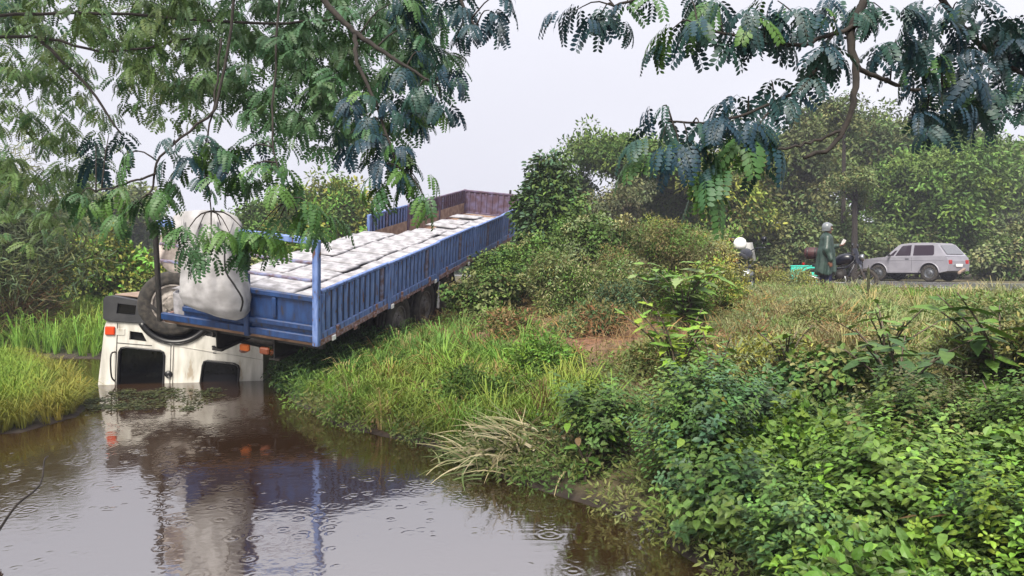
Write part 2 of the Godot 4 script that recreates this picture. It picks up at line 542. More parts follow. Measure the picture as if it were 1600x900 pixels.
# one pinnate leaf of the overhanging tree: pinnae hang like fingers, each with two rows of oblong leaflets
func canopy_leaf(pairs: int, scale: float) -> ArrayMesh:
	var v := PackedVector3Array()
	var c := PackedColorArray()
	var p := Vector3.ZERO
	var stalk := Vector3(1, 0.05, 0)
	for k in pairs:
		p += stalk * 0.055 * scale
		stalk = (stalk + Vector3(0, -0.22, 0)).normalized()
		for s in [-1, 1]:
			var q := p
			var dir := (stalk * 0.75 + Vector3(0, 0, s) * 0.75 + rand_dir() * 0.18).normalized()
			var n := rng.randi_range(6, 8)
			for i in n:
				dir = (dir + Vector3(0, -0.16, 0) + stalk * 0.02).normalized()
				q += dir * 0.026 * scale
				var nrm := Vector3.UP - dir * dir.y + Vector3(0.3, 0, 0)
				nrm = (nrm - dir * nrm.dot(dir)).normalized()
				var side := dir.cross(nrm)
				var sz := scale * (0.75 + 0.55 * sin(PI * (0.2 + 0.75 * i / n)))
				for e in [-1, 1]:
					var ld: Vector3 = (side * e * 0.85 + dir * 0.55 - nrm * 0.12 + rand_dir() * 0.08).normalized()
					var lw: Vector3 = ld.cross(nrm).normalized() * 0.0088 * sz
					var kk := rng.randf_range(0.75, 1.2)
					var a: Vector3 = q + ld * 0.002
					var b: Vector3 = q + ld * 0.016 * sz
					var d2: Vector3 = q + ld * 0.029 * sz - nrm * 0.003
					var tip: Vector3 = q + ld * 0.039 * sz - nrm * 0.006
					v.append_array([a, b - lw, b + lw, b - lw, d2 - lw * 0.9, d2 + lw * 0.9, b - lw, d2 + lw * 0.9, b + lw, d2 - lw * 0.9, tip, d2 + lw * 0.9])
					for j in 12: c.append(Color(kk, kk * rng.randf_range(0.95, 1.1), kk * rng.randf_range(0.9, 1.1)))
				# the midrib
				var rb := side * 0.0012
				v.append_array([q - dir * 0.026 * scale - rb, q - rb, q + rb, q - dir * 0.026 * scale - rb, q + rb, q - dir * 0.026 * scale + rb])
				for j in 6: c.append(Color(0.9, 0.8, 0.5))
	return array_mesh(v, c)

var CL := {}
func leaf_stock() -> void:
	rng.seed = 11
	var mk := func(n: int, f: Callable) -> Array:
		var r := []
		for i in n: r.append(f.call())
		return r
	CL.small = mk.call(5, func(): return clump(46, 0.15, 0.062, 0.040, 0.25, 0.9))
	CL.sprig = mk.call(6, func(): return sprig(26, 0.34, 0.056, 0.034))
	CL.bigsprig = mk.call(4, func(): return sprig(18, 0.36, 0.074, 0.043))
	CL.fine = mk.call(5, func(): return clump(70, 0.20, 0.055, 0.018, 0.2, 0.3))
	CL.mid = mk.call(5, func(): return clump(54, 0.34, 0.13, 0.065, 0.25, 0.7))
	CL.broad = mk.call(5, func(): return clump(34, 0.42, 0.24, 0.13, 0.3, 0.9))
	CL.far = mk.call(5, func(): return clump(80, 0.85, 0.24, 0.12, 0.2, 0.7, 0.55))
	CL.feather = mk.call(5, func(): return clump(90, 0.55, 0.24, 0.022, 0.6, 0.2, 0.9))
	CL.twig = mk.call(5, func(): return clump(40, 0.5, 0.45, 0.012, 0.3, 0.0, 1.0))
	CL.lush = mk.call(5, func(): return tuft(30, 0.55, 0.0085, 0.13, 1.5))
	CL.short = mk.call(5, func(): return tuft(22, 0.26, 0.006, 0.12, 0.8))
	CL.reed = mk.call(5, func(): return tuft(16, 0.85, 0.011, 0.10, 0.9))
	CL.canopy = mk.call(12, func(): return canopy_leaf(rng.randi_range(1, 3), rng.randf_range(0.7, 1.1)))

func multi(xf: Array, cols: Array, mesh: Mesh, m: Material, called: String, parent: Node) -> MultiMeshInstance3D:
	var mm := MultiMesh.new()
	mm.transform_format = MultiMesh.TRANSFORM_3D
	mm.use_colors = true
	mm.mesh = mesh
	mm.instance_count = xf.size()
	for i in xf.size():
		mm.set_instance_transform(i, xf[i])
		mm.set_instance_color(i, cols[i])
	var o := MultiMeshInstance3D.new()
	o.multimesh = mm
	o.material_override = m
	put(o, called, parent)
	o.set_meta("kind", "stuff")
	return o

func tint(base: Color, spread: float) -> Color:
	var k := rng.randf_range(1.0 - spread, 1.0 + spread)
	return Color(base.r * k * rng.randf_range(0.85, 1.2), base.g * k, base.b * k * rng.randf_range(0.85, 1.15))

# a shrub or a crown: lobes spread in an ellipsoid, leaf clumps spread over and in each lobe
func crown(root: Node, c: Vector3, r: Vector3, lobes: int, n: int, meshes: Array, m: Material, cols: Array, size: float, called := "foliage", hollow := 0.55, floor_y := -1e9) -> Array:
	var cen := []
	var rad := []
	for i in lobes:
		var o := rand_dir() * pow(rng.randf(), 0.4) * 0.72
		cen.append(c + Vector3(o.x * r.x, o.y * r.y, o.z * r.z))
		rad.append(rng.randf_range(0.28, 0.52))
	var xf := []
	var cc := []
	var lobe_k := []
	for i in lobes: lobe_k.append(rng.randf_range(0.65, 1.35))
	for i in n:
		var k := rng.randi() % lobes
		var o: Vector3 = rand_dir() * rad[k] * lerpf(hollow, 1.0, pow(rng.randf(), 0.6)) * (1.0 + 0.34 * rng.randfn())
		var p: Vector3 = cen[k] + Vector3(o.x * r.x, o.y * r.y, o.z * r.z)
		if p.y < floor_y: p.y = floor_y + rng.randf() * 0.1
		var s := size * rng.randf_range(0.7, 1.3)
		var lean := o.normalized() * 0.5 + Vector3.UP + rand_dir() * 0.35
		var y := lean.normalized()
		var x := y.cross(rand_dir()).normalized()
		xf.append(Transform3D(Basis(x * s, y * s, x.cross(y) * s), p))
		var col: Color = cols[rng.randi() % cols.size()]
		cc.append(tint(col * lobe_k[k], 0.22))
	multi(xf, cc, meshes[rng.randi() % meshes.size()], m, called, root)
	return cen

func shrub(called: String, label: String, cat: String, x: float, d: float, r: Vector3, n: int, meshes: Array, m: Material, cols: Array, size := 1.0, lobes := 7, group := "", lift := 0.5) -> Node3D:
	var g := on(x, d)
	var root := thing(called, label, cat, g, 0.0, group)
	var cen := crown(root, Vector3(0, r.y * lift * 2.0, 0), r, lobes, n, meshes, m, cols, size, "foliage", 0.45, 0.03)
	var st := soft()
	for i in mini(cen.size(), 6):
		var e: Vector3 = cen[i]
		var o := Vector3(rng.randf_range(-0.08, 0.08), -0.06, rng.randf_range(-0.08, 0.08)) * maxf(r.x, 0.5)
		tube(st, curve([o, o + Vector3(e.x * 0.35, e.y * 0.55, e.z * 0.35), e], 5), taper(0.022 * r.y + 0.004, 0.006, 5), 5)
	part(st, M.bark, "stem", root)
	return root

func tree(called: String, label: String, x: float, d: float, h: float, r: Vector3, n: int, meshes: Array, m: Material, cols: Array, size: float, trunk_r: float, bark: Material, lobes := 12, cat := "tree", group := "", lean := Vector3.ZERO) -> Node3D:
	var g := on(x, d)
	var root := thing(called, label, cat, g, 0.0, group)
	var c := Vector3(lean.x, h - r.y, lean.z)
	var cen := crown(root, c, r, lobes, n, meshes, m, cols, size, "crown")
	var st := soft()
	var fork := Vector3(lean.x * 0.5, maxf(h - 1.7 * r.y, h * 0.3), lean.z * 0.5)
	tube(st, curve([Vector3(0, -0.2, 0), fork * 0.5 + Vector3(rng.randf_range(-0.1, 0.1), 0, 0), fork], 6), taper(trunk_r * 1.25, trunk_r * 0.8, 6), 9)
	part(st, bark, "trunk", root)
	var lt := soft()
	for i in mini(cen.size(), 9):
		var e: Vector3 = cen[i]
		tube(lt, curve([fork - Vector3(0, 0.15, 0), fork.lerp(e, 0.45) + Vector3(0, rng.randf_range(-0.1, 0.35), 0), e], 6), taper(trunk_r * 0.55, trunk_r * 0.08, 6), 6)
	part(lt, bark, "limb", root)
	return root

func big_leaf(ln: float, wd: float, droop: float, lobed := false) -> ArrayMesh:
	# a broad blade folded along its midrib, drooping to the tip
	var v := PackedVector3Array()
	var c := PackedColorArray()
	var n := 7
	var mid := []
	var l := []
	var r := []
	for i in n + 1:
		var t := float(i) / n
		var y := -droop * ln * t * t + 0.02 * ln * sin(t * 9.0)
		mid.append(Vector3(t * ln, y, 0))
		var w := wd * 0.5 * sin(PI * pow(t, 0.75)) if i < n else 0.0
		if lobed and i % 2 == 0: w *= 0.62
		l.append(Vector3(t * ln - w * 0.1, y + w * 0.28 - w * 0.2 * t, w))
		r.append(Vector3(t * ln - w * 0.1, y + w * 0.22 - w * 0.25 * t, -w))
	for i in n:
		var k := 0.9 + 0.2 * (i % 2)
		v.append_array([mid[i], l[i], mid[i + 1], l[i], l[i + 1], mid[i + 1], mid[i], mid[i + 1], r[i], r[i], mid[i + 1], r[i + 1]])
		for j in 12: c.append(Color(k, k, k))
	return array_mesh(v, c)

# a young plant with a few stems and broad leaves that can be told apart
func broad_plant(called: String, label: String, x: float, d: float, h: float, spread: float, stems: int, leaves: int, ln: float, wd: float, cols: Array, lobed := false, cat := "plant", pinnate := 0) -> Node3D:
	var g := on(x, d)
	var root := thing(called, label, cat, g)
	var shapes := []
	for i in 4: shapes.append(big_leaf(ln * (0.8 + 0.14 * i), wd * (0.85 + 0.1 * i), 0.18 + 0.12 * i, lobed))
	var mats := []
	for col in cols:
		var m: StandardMaterial3D = leafy("plant_leaf", 0.5, 0.5, 0.3)
		m.albedo_color = Color(col).linear_to_srgb()
		mats.append(m)
	for s in stems:
		var a := TAU * s / stems + rng.randf() * 0.9
		var e := Vector3(cos(a) * spread * rng.randf_range(0.3, 1), h * rng.randf_range(0.75, 1.05), sin(a) * spread * rng.randf_range(0.3, 1))
		var path := curve([Vector3(0, -0.05, 0), Vector3(e.x * 0.3, e.y * 0.6, e.z * 0.3), e], 8)
		var st := soft()
		tube(st, path, taper(0.014, 0.005, 8), 5)
		part(st, M.bark, "stem", root)
		var k := leaves / stems
		for i in k:
			var t := 0.28 + 0.72 * (i + 0.5) / k
			var p: Vector3 = path[mini(int(t * 8), 8)]
			var b := i * 2.4 + rng.randf() * 0.8 + s
			var o := mesh_part(shapes[rng.randi() % 4], mats[rng.randi() % mats.size()], "leaf", root)
			var tilt := rng.randf_range(-0.25, 0.45) + 0.3 * t
			var sc := rng.randf_range(0.75, 1.15) * lerpf(1.05, 0.8, t)
			o.transform = Transform3D(Basis.from_euler(Vector3(rng.randf_range(-0.35, 0.35), b, tilt)).scaled(Vector3.ONE * sc), p)
	return root

# ------------------------------------------------------------------ wheels
func wheel(root: Node, t: Transform3D, r: float, w: float, rim_m: Material, tyre_m: Material, called := "wheel", dish := 0.0) -> Node3D:
	# turns round the local z axis, outer face towards +z
	var o := Node3D.new()
	put(o, called, root)
	o.transform = t
	var st := soft()
	var h := w / 2.0
	var prof := [Vector2(r * 0.60, -h * 0.8), Vector2(r * 0.66, -h * 0.96), Vector2(r * 0.86, -h), Vector2(r * 0.96, -h * 0.9), Vector2(r * 0.99, -h * 0.75)]
	for k in 4:
		var z := lerpf(-h * 0.6, h * 0.6, k / 3.0)
		prof.append_array([Vector2(r, z - h * 0.13), Vector2(r, z + h * 0.13), Vector2(r * 0.975, z + h * 0.16), Vector2(r * 0.975, z + h * 0.24)] if k < 3 else [Vector2(r, z - h * 0.13), Vector2(r, z + h * 0.13)])
	prof.append_array([Vector2(r * 0.96, h * 0.9), Vector2(r * 0.86, h), Vector2(r * 0.80, h * 0.97), Vector2(r * 0.78, h * 1.0), Vector2(r * 0.66, h * 0.96), Vector2(r * 0.60, h * 0.8)])
	lathe(st, prof, Transform3D(), 36)
	part(st, tyre_m, "tyre", o)
	var rm := flat()
	var z0 := h * (0.55 - dish)
	lathe(rm, [Vector2(r * 0.62, -h * 0.7), Vector2(r * 0.63, h * 0.84), Vector2(r * 0.57, h * 0.86), Vector2(r * 0.54, z0 + h * 0.1), Vector2(r * 0.40, z0), Vector2(r * 0.30, z0 + h * 0.18), Vector2(r * 0.24, z0 + h * 0.2), Vector2(r * 0.21, z0 + h * 0.55), Vector2(r * 0.08, z0 + h * 0.62), Vector2(0.0, z0 + h * 0.62)], Transform3D(), 30)
	for k in 8:
		var a := TAU * k / 8
		bx(rm, Vector3(cos(a) * r * 0.27, sin(a) * r * 0.27, z0 + h * 0.24), Vector3(0.05, 0.05, 0.06) * r, 0.004)
	part(rm, rim_m, "rim", o)
	return o

# ------------------------------------------------------------------ the trailer
const ORDINAL := ["first", "second", "third", "fourth", "fifth", "sixth", "seventh", "eighth", "ninth", "tenth", "eleventh", "twelfth", "thirteenth", "fourteenth", "fifteenth", "sixteenth", "seventeenth", "eighteenth"]
var TR := Transform3D()
func trailer() -> void:
	var a := Vector3(0.268, 0.183, -0.945).normalized()
	var rt := Vector3(0.96, -0.115, 0.25)
	rt = (rt - a * rt.dot(a)).normalized()
	var up := rt.cross(a)
	var top_front := Vector3(-2.47, 1.78 - 0.33, -9.3)
	TR = Transform3D(Basis(rt, up, -a), top_front - up * 0.69)
	var root := thing("flatbed_trailer", "long blue flatbed trailer with ribbed sides run off the bank nose down", "trailer")
	root.transform = TR
	var L := 12.6
	var W := 2.4
	var H := 0.69
	# deck and under-frame
	var st := flat()
	bx(st, Vector3(-W / 2, -0.03, -L / 2), Vector3(W - 0.06, 0.05, L - 0.04), 0.005)
	part(st, M.deck_rust, "deck", root)
	for i in 2:
		st = flat()
		var x: float = [-0.75, -1.65][i]
		bx(st, Vector3(x, -0.09, -L / 2), Vector3(0.16, 0.03, L - 0.3), 0.004)
		bx(st, Vector3(x, -0.24, -L / 2), Vector3(0.02, 0.27, L - 0.3), 0.003)
		bx(st, Vector3(x, -0.39, -L / 2), Vector3(0.16, 0.03, L - 0.3), 0.004)
		part(st, M.dirty_steel, "chassis_beam", root)
	for i in 13:
		st = flat()
		bx(st, Vector3(-W / 2, -0.115, -0.25 - i * 1.0), Vector3(W - 0.1, 0.10, 0.07), 0.005)
		part(st, M.dirty_steel, "cross_member", root)
	for sx in [0.0, -W]:
		st = flat()
		bx(st, Vector3(sx, 0.0, -L / 2), Vector3(0.06, 0.09, L), 0.008)
		part(st, M.rusty_steel, "side_rail", root)
	# tie-down cleats under the near rail
	for i in 20:
		st = flat()
		bx(st, Vector3(0.036, -0.02 - 0.02 * (i % 2), -0.35 - i * 0.62), Vector3(0.022, 0.07, 0.09), 0.006)
		part(st, M.rusty_steel if i % 3 else M.white_plastic, "cleat", root)
	# dropside panels with their ribs
	for far in [false, true]:
		for i in 6:
			if far and i < 3: continue
			var x := -W if far else 0.0
			var o := 1.0 if not far else -1.0
			var z0 := -i * 2.1 - 0.05
			var z1 := z0 - 2.0
			var zc := (z0 + z1) / 2.0
			var late := i >= 4
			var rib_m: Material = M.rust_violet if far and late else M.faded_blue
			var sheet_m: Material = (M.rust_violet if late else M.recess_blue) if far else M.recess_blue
			st = flat()
			bx(st, Vector3(x, H / 2, zc), Vector3(0.012, H - 0.08, 2.0), 0.002)
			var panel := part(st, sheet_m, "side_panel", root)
			panel.position = Vector3(o * [0.0, 0.012, -0.004, 0.018, 0.004, 0.01][i], [0.0, -0.008, 0.004, -0.006, 0.006, 0.0][i], 0)
			st = flat()
			bx(st, Vector3(x, H - 0.02, zc), Vector3(0.055, 0.05, 2.0), 0.01)
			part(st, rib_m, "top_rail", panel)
			st = flat()
			bx(st, Vector3(x + o * 0.002, 0.075, zc), Vector3(0.05, 0.11, 2.0), 0.01)
			part(st, M.faded_blue if not far else M.tan_dust, "bottom_rail", panel)
			for e in [z0 - 0.045, z1 + 0.045]:
				st = flat()
				bx(st, Vector3(x + o * 0.001, H / 2 + 0.04, e), Vector3(0.052, H - 0.17, 0.09), 0.008)
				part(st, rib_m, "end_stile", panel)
			for k in 11:
				var z := z0 - 0.19 - k * 0.162
				st = flat()
				# a pressed corrugation: a trapezoid in plan, proud on the outside and on the inside
				var y0 := 0.135
				var y1 := H - 0.05
				var q := [Vector3(x + o * 0.006, 0, z + 0.045), Vector3(x + o * 0.028, 0, z + 0.026), Vector3(x + o * 0.028, 0, z - 0.026), Vector3(x + o * 0.006, 0, z - 0.045)]
				var mid := Vector3(x, (y0 + y1) / 2, z)
				for j in 3:
					quad(st, q[j] + Vector3(0, y0, 0), q[j + 1] + Vector3(0, y0, 0), q[j + 1] + Vector3(0, y1, 0), q[j] + Vector3(0, y1, 0), mid)
				for yy in [y0, y1]:
					quad(st, q[0] + Vector3(0, yy, 0), q[1] + Vector3(0, yy, 0), q[2] + Vector3(0, yy, 0), q[3] + Vector3(0, yy, 0), mid)
				if far:
					bx(st, Vector3(x + 0.02, H * 0.62, z), Vector3(0.028, H * 0.62, 0.055), 0.006)
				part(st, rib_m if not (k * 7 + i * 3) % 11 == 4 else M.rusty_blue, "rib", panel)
			if far:
				st = flat()
				bx(st, Vector3(x + 0.03, 0.16, zc), Vector3(0.012, 0.30, 1.94), 0.003)
				part(st, M.tan_dust, "inner_board", panel)
			for e in [0.4, 1.6]:
				st = flat()
				bx(st, Vector3(x + o * 0.034, 0.05, z0 - e), Vector3(0.03, 0.16, 0.06), 0.006)
				part(st, M.rusty_steel, "hinge", panel)
			if i > 0:
				st = flat()
				bx(st, Vector3(x + o * 0.004, H / 2 - 0.03, z0 + 0.05), Vector3(0.07, H + 0.06, 0.085), 0.01)
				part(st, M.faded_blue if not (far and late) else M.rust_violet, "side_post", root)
	# tailgate
	st = flat()
	bx(st, Vector3(-W / 2, H / 2, -L), Vector3(W - 0.05, H - 0.04, 0.012), 0.003)
	var tg := part(st, M.rust_violet, "tailgate", root)
	for k in 13:
		st = flat()
		bx(st, Vector3(-W + 0.15 + k * 0.175, H / 2, -L + 0.016), Vector3(0.06, H - 0.12, 0.03), 0.012)
		part(st, M.rust_violet, "rib", tg)
	for y in [0.03, H - 0.02]:
		st = flat()
		bx(st, Vector3(-W / 2, y, -L + 0.003), Vector3(W - 0.04, 0.055, 0.06), 0.01)
		part(st, M.rust_violet, "rail", tg)
	for x in [-W + 0.005, 0.0]:
		st = flat()
		bx(st, Vector3(x, H / 2, -L), Vector3(0.085, H + 0.03, 0.085), 0.01)
		part(st, M.rust_violet, "corner_post", root)
	st = flat()
	bx(st, Vector3(-1.0, H + 0.05, -L), Vector3(0.06, 0.14, 0.05), 0.01)
	part(st, M.dirty_steel, "gate_latch", root)
	# bulkhead and the headboard frame over it
	st = flat()
	bx(st, Vector3(-1.02, 0.32, 0.0), Vector3(2.02, 0.54, 0.014), 0.003)
	var bh := part(st, M.blue_paint, "bulkhead", root)
	for y in [0.585, 0.20, 0.05]:
		st = flat()
		bx(st, Vector3(-1.02 if y > 0.1 else -W / 2, y, 0.02), Vector3(2.02 if y > 0.1 else W - 0.02, 0.075 if y > 0.1 else 0.10, 0.055), 0.012)
		part(st, M.blue_paint, "cross_rail", bh)
	for x in [-0.62, -1.2, -1.8]:
		st = flat()
		bx(st, Vector3(x, 0.405, 0.02), Vector3(0.06, 0.27, 0.04), 0.01)
		part(st, M.blue_paint, "stiffener", bh)
	var tops := {0: 1.36, 1: 1.36, 2: 1.30}
	for i in 3:
		var x: float = [0.0, -1.02, -W][i]
		st = flat()
		bx(st, Vector3(x, (tops[i] - 0.03) / 2.0, 0.035), Vector3([0.085, 0.075, 0.06][i], tops[i] + 0.03, [0.085, 0.075, 0.06][i]), 0.01)
		part(st, [M.faded_blue, M.blue_paint, M.dirty_steel][i], "headboard_post", root)
	for y in [1.34, 1.06, 0.83]:
		st = flat()
		var tk := 0.085 if y > 1.2 else 0.04
		bx(st, Vector3(-W / 2, y, 0.035), Vector3(W - 0.12, tk, 0.06 if y > 1.2 else 0.04), 0.01)
		part(st, M.faded_blue if y > 1.2 else M.rusty_blue, "headboard_rail", root)
	# side marker lamps, wheels, mudguards
	for k in 3:
		var z: float = [-2.75, -3.9, -5.05][k]
		for x in [-0.20, -0.52, -1.9, -2.2]:
			var face := 1.0 if x > -1.2 else -1.0
			wheel(root, Transform3D(Basis(Vector3(0, 0, -1) * face, Vector3.UP, Vector3.RIGHT * face), Vector3(x, -0.47, z)), 0.46, 0.28, M.rim_steel, M.tyre_rubber)
		st = flat()
		bar(st, Vector3(-0.3, -0.47, z), Vector3(-2.1, -0.47, z), 0.13, 0.13, 0.03)
		part(st, M.dirty_steel, "axle", root)
	for z in [-9.6, -10.8]:
		for x in [-0.24, -2.16]:
			var face := 1.0 if x > -1.2 else -1.0
			wheel(root, Transform3D(Basis(Vector3(0, 0, -1) * face, Vector3.UP, Vector3.RIGHT * face), Vector3(x, -0.85, z)), 0.48, 0.36, M.rim_steel, M.tyre_rubber)
		st = flat()
		bar(st, Vector3(-0.3, -0.85, z), Vector3(-2.1, -0.85, z), 0.14, 0.14, 0.03)
		bar(st, Vector3(-0.75, -0.3, z), Vector3(-0.75, -0.85, z), 0.1, 0.2, 0.02)
		bar(st, Vector3(-1.65, -0.3, z), Vector3(-1.65, -0.85, z), 0.1, 0.2, 0.02)
		part(st, M.dirty_steel, "axle", root)
	st = flat()
	bx(st, Vector3.ZERO, Vector3(0.03, 0.52, 0.09), 0.01, Transform3D(Basis.from_euler(Vector3(-0.35, 0, 0.1)), Vector3(-0.10, -0.42, -4.62)))
	part(st, M.white_plastic, "mudguard_strip", root)
	for k in 2:
		st = flat()
		bx(st, Vector3([-0.75, -1.05][k], -0.20, 0.06), Vector3(0.14, 0.09, 0.06), 0.015)
		part(st, [M.dull_lamp, M.amber_lamp][k], "lamp", root)
	# the load: white sacks, lower layers of which only the mass counts
	var low := flat()
	bx(low, Vector3(-W / 2, 0.19, -3.1), Vector3(W - 0.14, 0.36, 5.95), 0.03)
	bx(low, Vector3(-0.70, 0.19, -7.9), Vector3(1.26, 0.36, 3.6), 0.03)
	var lo := part(low, M.sack_cloth, "sacks")
	lo.transform = TR
	tag(lo, "lower layers of white cement sacks packed under the top ones on the trailer", "sack", "", "stuff")
	rng.seed = 21
	var shapes := []
	for i in 5: shapes.append(sack_mesh(0.53, 0.06, 0.76))
	var n := 0
	for row in 18:
		for col in 3:
			var z := -0.36 - row * 0.52
			var x := -0.40 - col * 0.755
			if row >= 11 and col == 2: continue
			if row >= 11 and col == 1 and row % 3 == 1: continue
			var s := mesh_part(shapes[rng.randi() % 5], M.sack_cloth, "cement_sack")
			var lt := Transform3D(Basis.from_euler(Vector3(rng.randf_range(-0.04, 0.04), PI / 2 + rng.randf_range(-0.06, 0.06), rng.randf_range(-0.05, 0.05))), Vector3(x + rng.randf_range(-0.02, 0.02), 0.41 + rng.randf_range(-0.010, 0.014), z))
			s.transform = TR * lt
			tag(s, "flat white cement sack, %s row from the bulkhead, %s" % [ORDINAL[row], ["beside the near side panel", "in the middle of the trailer", "at the far side of the trailer"][col]], "sack", "white sacks loaded on the trailer bed")
			n += 1

func sack_mesh(w: float, h: float, l: float) -> ArrayMesh:
	# a stuffed sack: a pillow with pinched seams and dents
	var st := soft()
	var nx := 8
	var nz := 12
	var f := func(u: float, v: float, s: float, k: float) -> Vector3:
		var x := (u - 0.5) * w
		var z := (v - 0.5) * l
		var e := pow(1.0 - pow(absf(u * 2 - 1), 8.0), 0.5) * pow(1.0 - pow(absf(v * 2 - 1), 10.0), 0.5)
		return Vector3(x, s * (h * 0.5 * e * (1.0 + 0.35 * bump.get_noise_2d(u * 6 + k, v * 7 + k * 3))), z)
	var k := rng.randf() * 50
	for s in [-1.0, 1.0]:
		for i in nx:
			for j in nz:
				var a: Vector3 = f.call(float(i) / nx, float(j) / nz, s, k)
				var b: Vector3 = f.call(float(i + 1) / nx, float(j) / nz, s, k)
				var c: Vector3 = f.call(float(i + 1) / nx, float(j + 1) / nz, s, k)
				var d: Vector3 = f.call(float(i) / nx, float(j + 1) / nz, s, k)
				quad(st, a, b, c, d, Vector3(a.x, -s * 5.0, a.z))
	return done(st)

# ------------------------------------------------------------------ the big white bag and the sheet on the headboard
func bulk_bag() -> void:
	var base := at(335, 492, 9.45)
	var root := thing("bulk_bag", "big white woven bulk bag slumped on the trailer's headboard over the wheel", "bag", base)
	var key := [[0.00, 0.20, 0.16, 0.05], [0.03, 0.30, 0.25, 0.05], [0.10, 0.40, 0.33, 0.02], [0.25, 0.44, 0.37, 0.0], [0.45, 0.44, 0.36, -0.01], [0.62, 0.41, 0.33, -0.01], [0.78, 0.40, 0.27, -0.02], [0.92, 0.42, 0.22, -0.04], [1.06, 0.46, 0.18, -0.06], [1.18, 0.48, 0.14, -0.08], [1.27, 0.45, 0.10, -0.10], [1.33, 0.34, 0.06, -0.12], [1.35, 0.10, 0.03, -0.12]]
	var prof := []
	for i in key.size() - 1:
		for j in 4:
			var row := []
			for c in 4: row.append(lerpf(key[i][c], key[i + 1][c], j / 4.0))
			prof.append(row)
	prof.append(key[-1])
	var st := soft()
	var rings := []
	var sides := 96
	for i in prof.size():
		var ring := []
		for k in sides:
			var a := TAU * k / sides
			var y: float = prof[i][0]
			var sq := 1.0 / pow(pow(absf(cos(a)), 3.0) + pow(absf(sin(a)), 3.0), 1.0 / 3.0)
			var crease := 0.0
			# creases fan out from where the loops pull and from the lower corner
			for c in [[0.9, 16.0, 0.35], [2.2, 13.0, -0.45], [1.5, 19.0, 0.15], [5.2, 15.0, 0.3], [3.9, 13.0, -0.2]]:
				var u: float = wrapf(a - c[0] - c[2] * (1.1 - y), -PI, PI)
				crease -= (0.075 * smoothstep(0.15, 0.9, y) + 0.02) * exp(-u * u * c[1] * 6.0)
				crease += 0.045 * smoothstep(0.3, 1.0, y) * exp(-pow(u - 0.22, 2.0) * c[1] * 4.0)
			var fold := 1.0 + crease + 0.03 * sin(a * 11.0 + y * 5.0) * smoothstep(0.5, 1.0, y) + 0.022 * bump.get_noise_3d(cos(a) * 9, y * 14, sin(a) * 9) + 0.012 * sin(y * 40.0 + 3.0 * sin(a * 2.0)) * smoothstep(0.45, 0.1, y) + 0.03 * sin(a * 3 + y * 7)
			# a lower corner that sags to the right
			var yy := y - 0.07 * cos(a) * (1.0 - smoothstep(0.0, 0.4, y))
			ring.append(Vector3(prof[i][3] + 0.9 * cos(a) * prof[i][1] * lerpf(1.0, sq, 0.6) * fold + 0.06 * (1 - y) * maxf(cos(a), 0), yy, sin(a) * prof[i][2] * lerpf(1.0, sq, 0.6) * fold))
		rings.append(ring)
	for i in rings.size() - 1:
		for k in sides:
			var k2 := (k + 1) % sides
			quad(st, rings[i][k], rings[i][k2], rings[i + 1][k2], rings[i + 1][k], Vector3(prof[i][3], rings[i][k].y, 0))
	for k in sides:
		tri(st, Vector3(0.05, -0.01, 0), rings[0][k], rings[0][(k + 1) % sides], Vector3(0, 0.3, 0))
	part(st, M.bag_cloth, "bag_body", root)
	for s in [[-0.2, 0.9], [0.22, 0.85]]:
		st = soft()
		var path := curve([Vector3(s[0] - 0.12, 1.22, 0.16), Vector3(s[0] - 0.07, 1.02, 0.24), Vector3(s[0], 0.90, 0.275), Vector3(s[0] + 0.06, 1.0, 0.25), Vector3(s[0] + 0.1, 1.2, 0.17)], 14)
		tube(st, path, [0.017], 5)
		part(st, M.bag_cloth, "lifting_loop", root)
	st = soft()
	tube(st, curve([at(352, 372, 9.15) - base, at(352, 420, 9.02) - base, at(366, 445, 9.04) - base, at(379, 468, 9.10) - base, at(376, 486, 9.22) - base], 14), [0.012], 5)
	part(st, M.dark_inside, "rope", root)

	# the loose sheet hung over the headboard behind and beside the bag
	st = soft()
	var nx := 26
	var ny := 18
	var g := []
	for j in ny + 1:
		var row := []
		for i in nx + 1:
			var u := float(i) / nx
			var v := float(j) / ny
			var px := lerpf(249, 391, u) + 3.0 * sin(v * 5.0)
			var top := 341.0 + 14.0 * u + 6.0 * sin(u * 8.0)
			var bot := 405.0 + 46.0 * pow(u, 0.7) + 8.0 * sin(u * 11.0)
			var z := 9.95 - 0.28 * u + 0.035 * sin(u * 30.0 + v * 3.0) * v + 0.05 * bump.get_noise_2d(u * 14, v * 9) - 0.10 * sin(PI * minf(v * 3.0, 1.0))
			row.append(at(px, lerpf(top, bot, v), z))
		g.append(row)
	for j in ny:
		for i in nx:
			quad(st, g[j][i], g[j][i + 1], g[j + 1][i + 1], g[j + 1][i], g[j][i] + Vector3(0, 0, -1))
	var sheet := part(st, M.tarp_cloth, "cloth_sheet")
	tag(sheet, "creased pale sheet draped over the headboard rail behind the big bag", "tarpaulin")

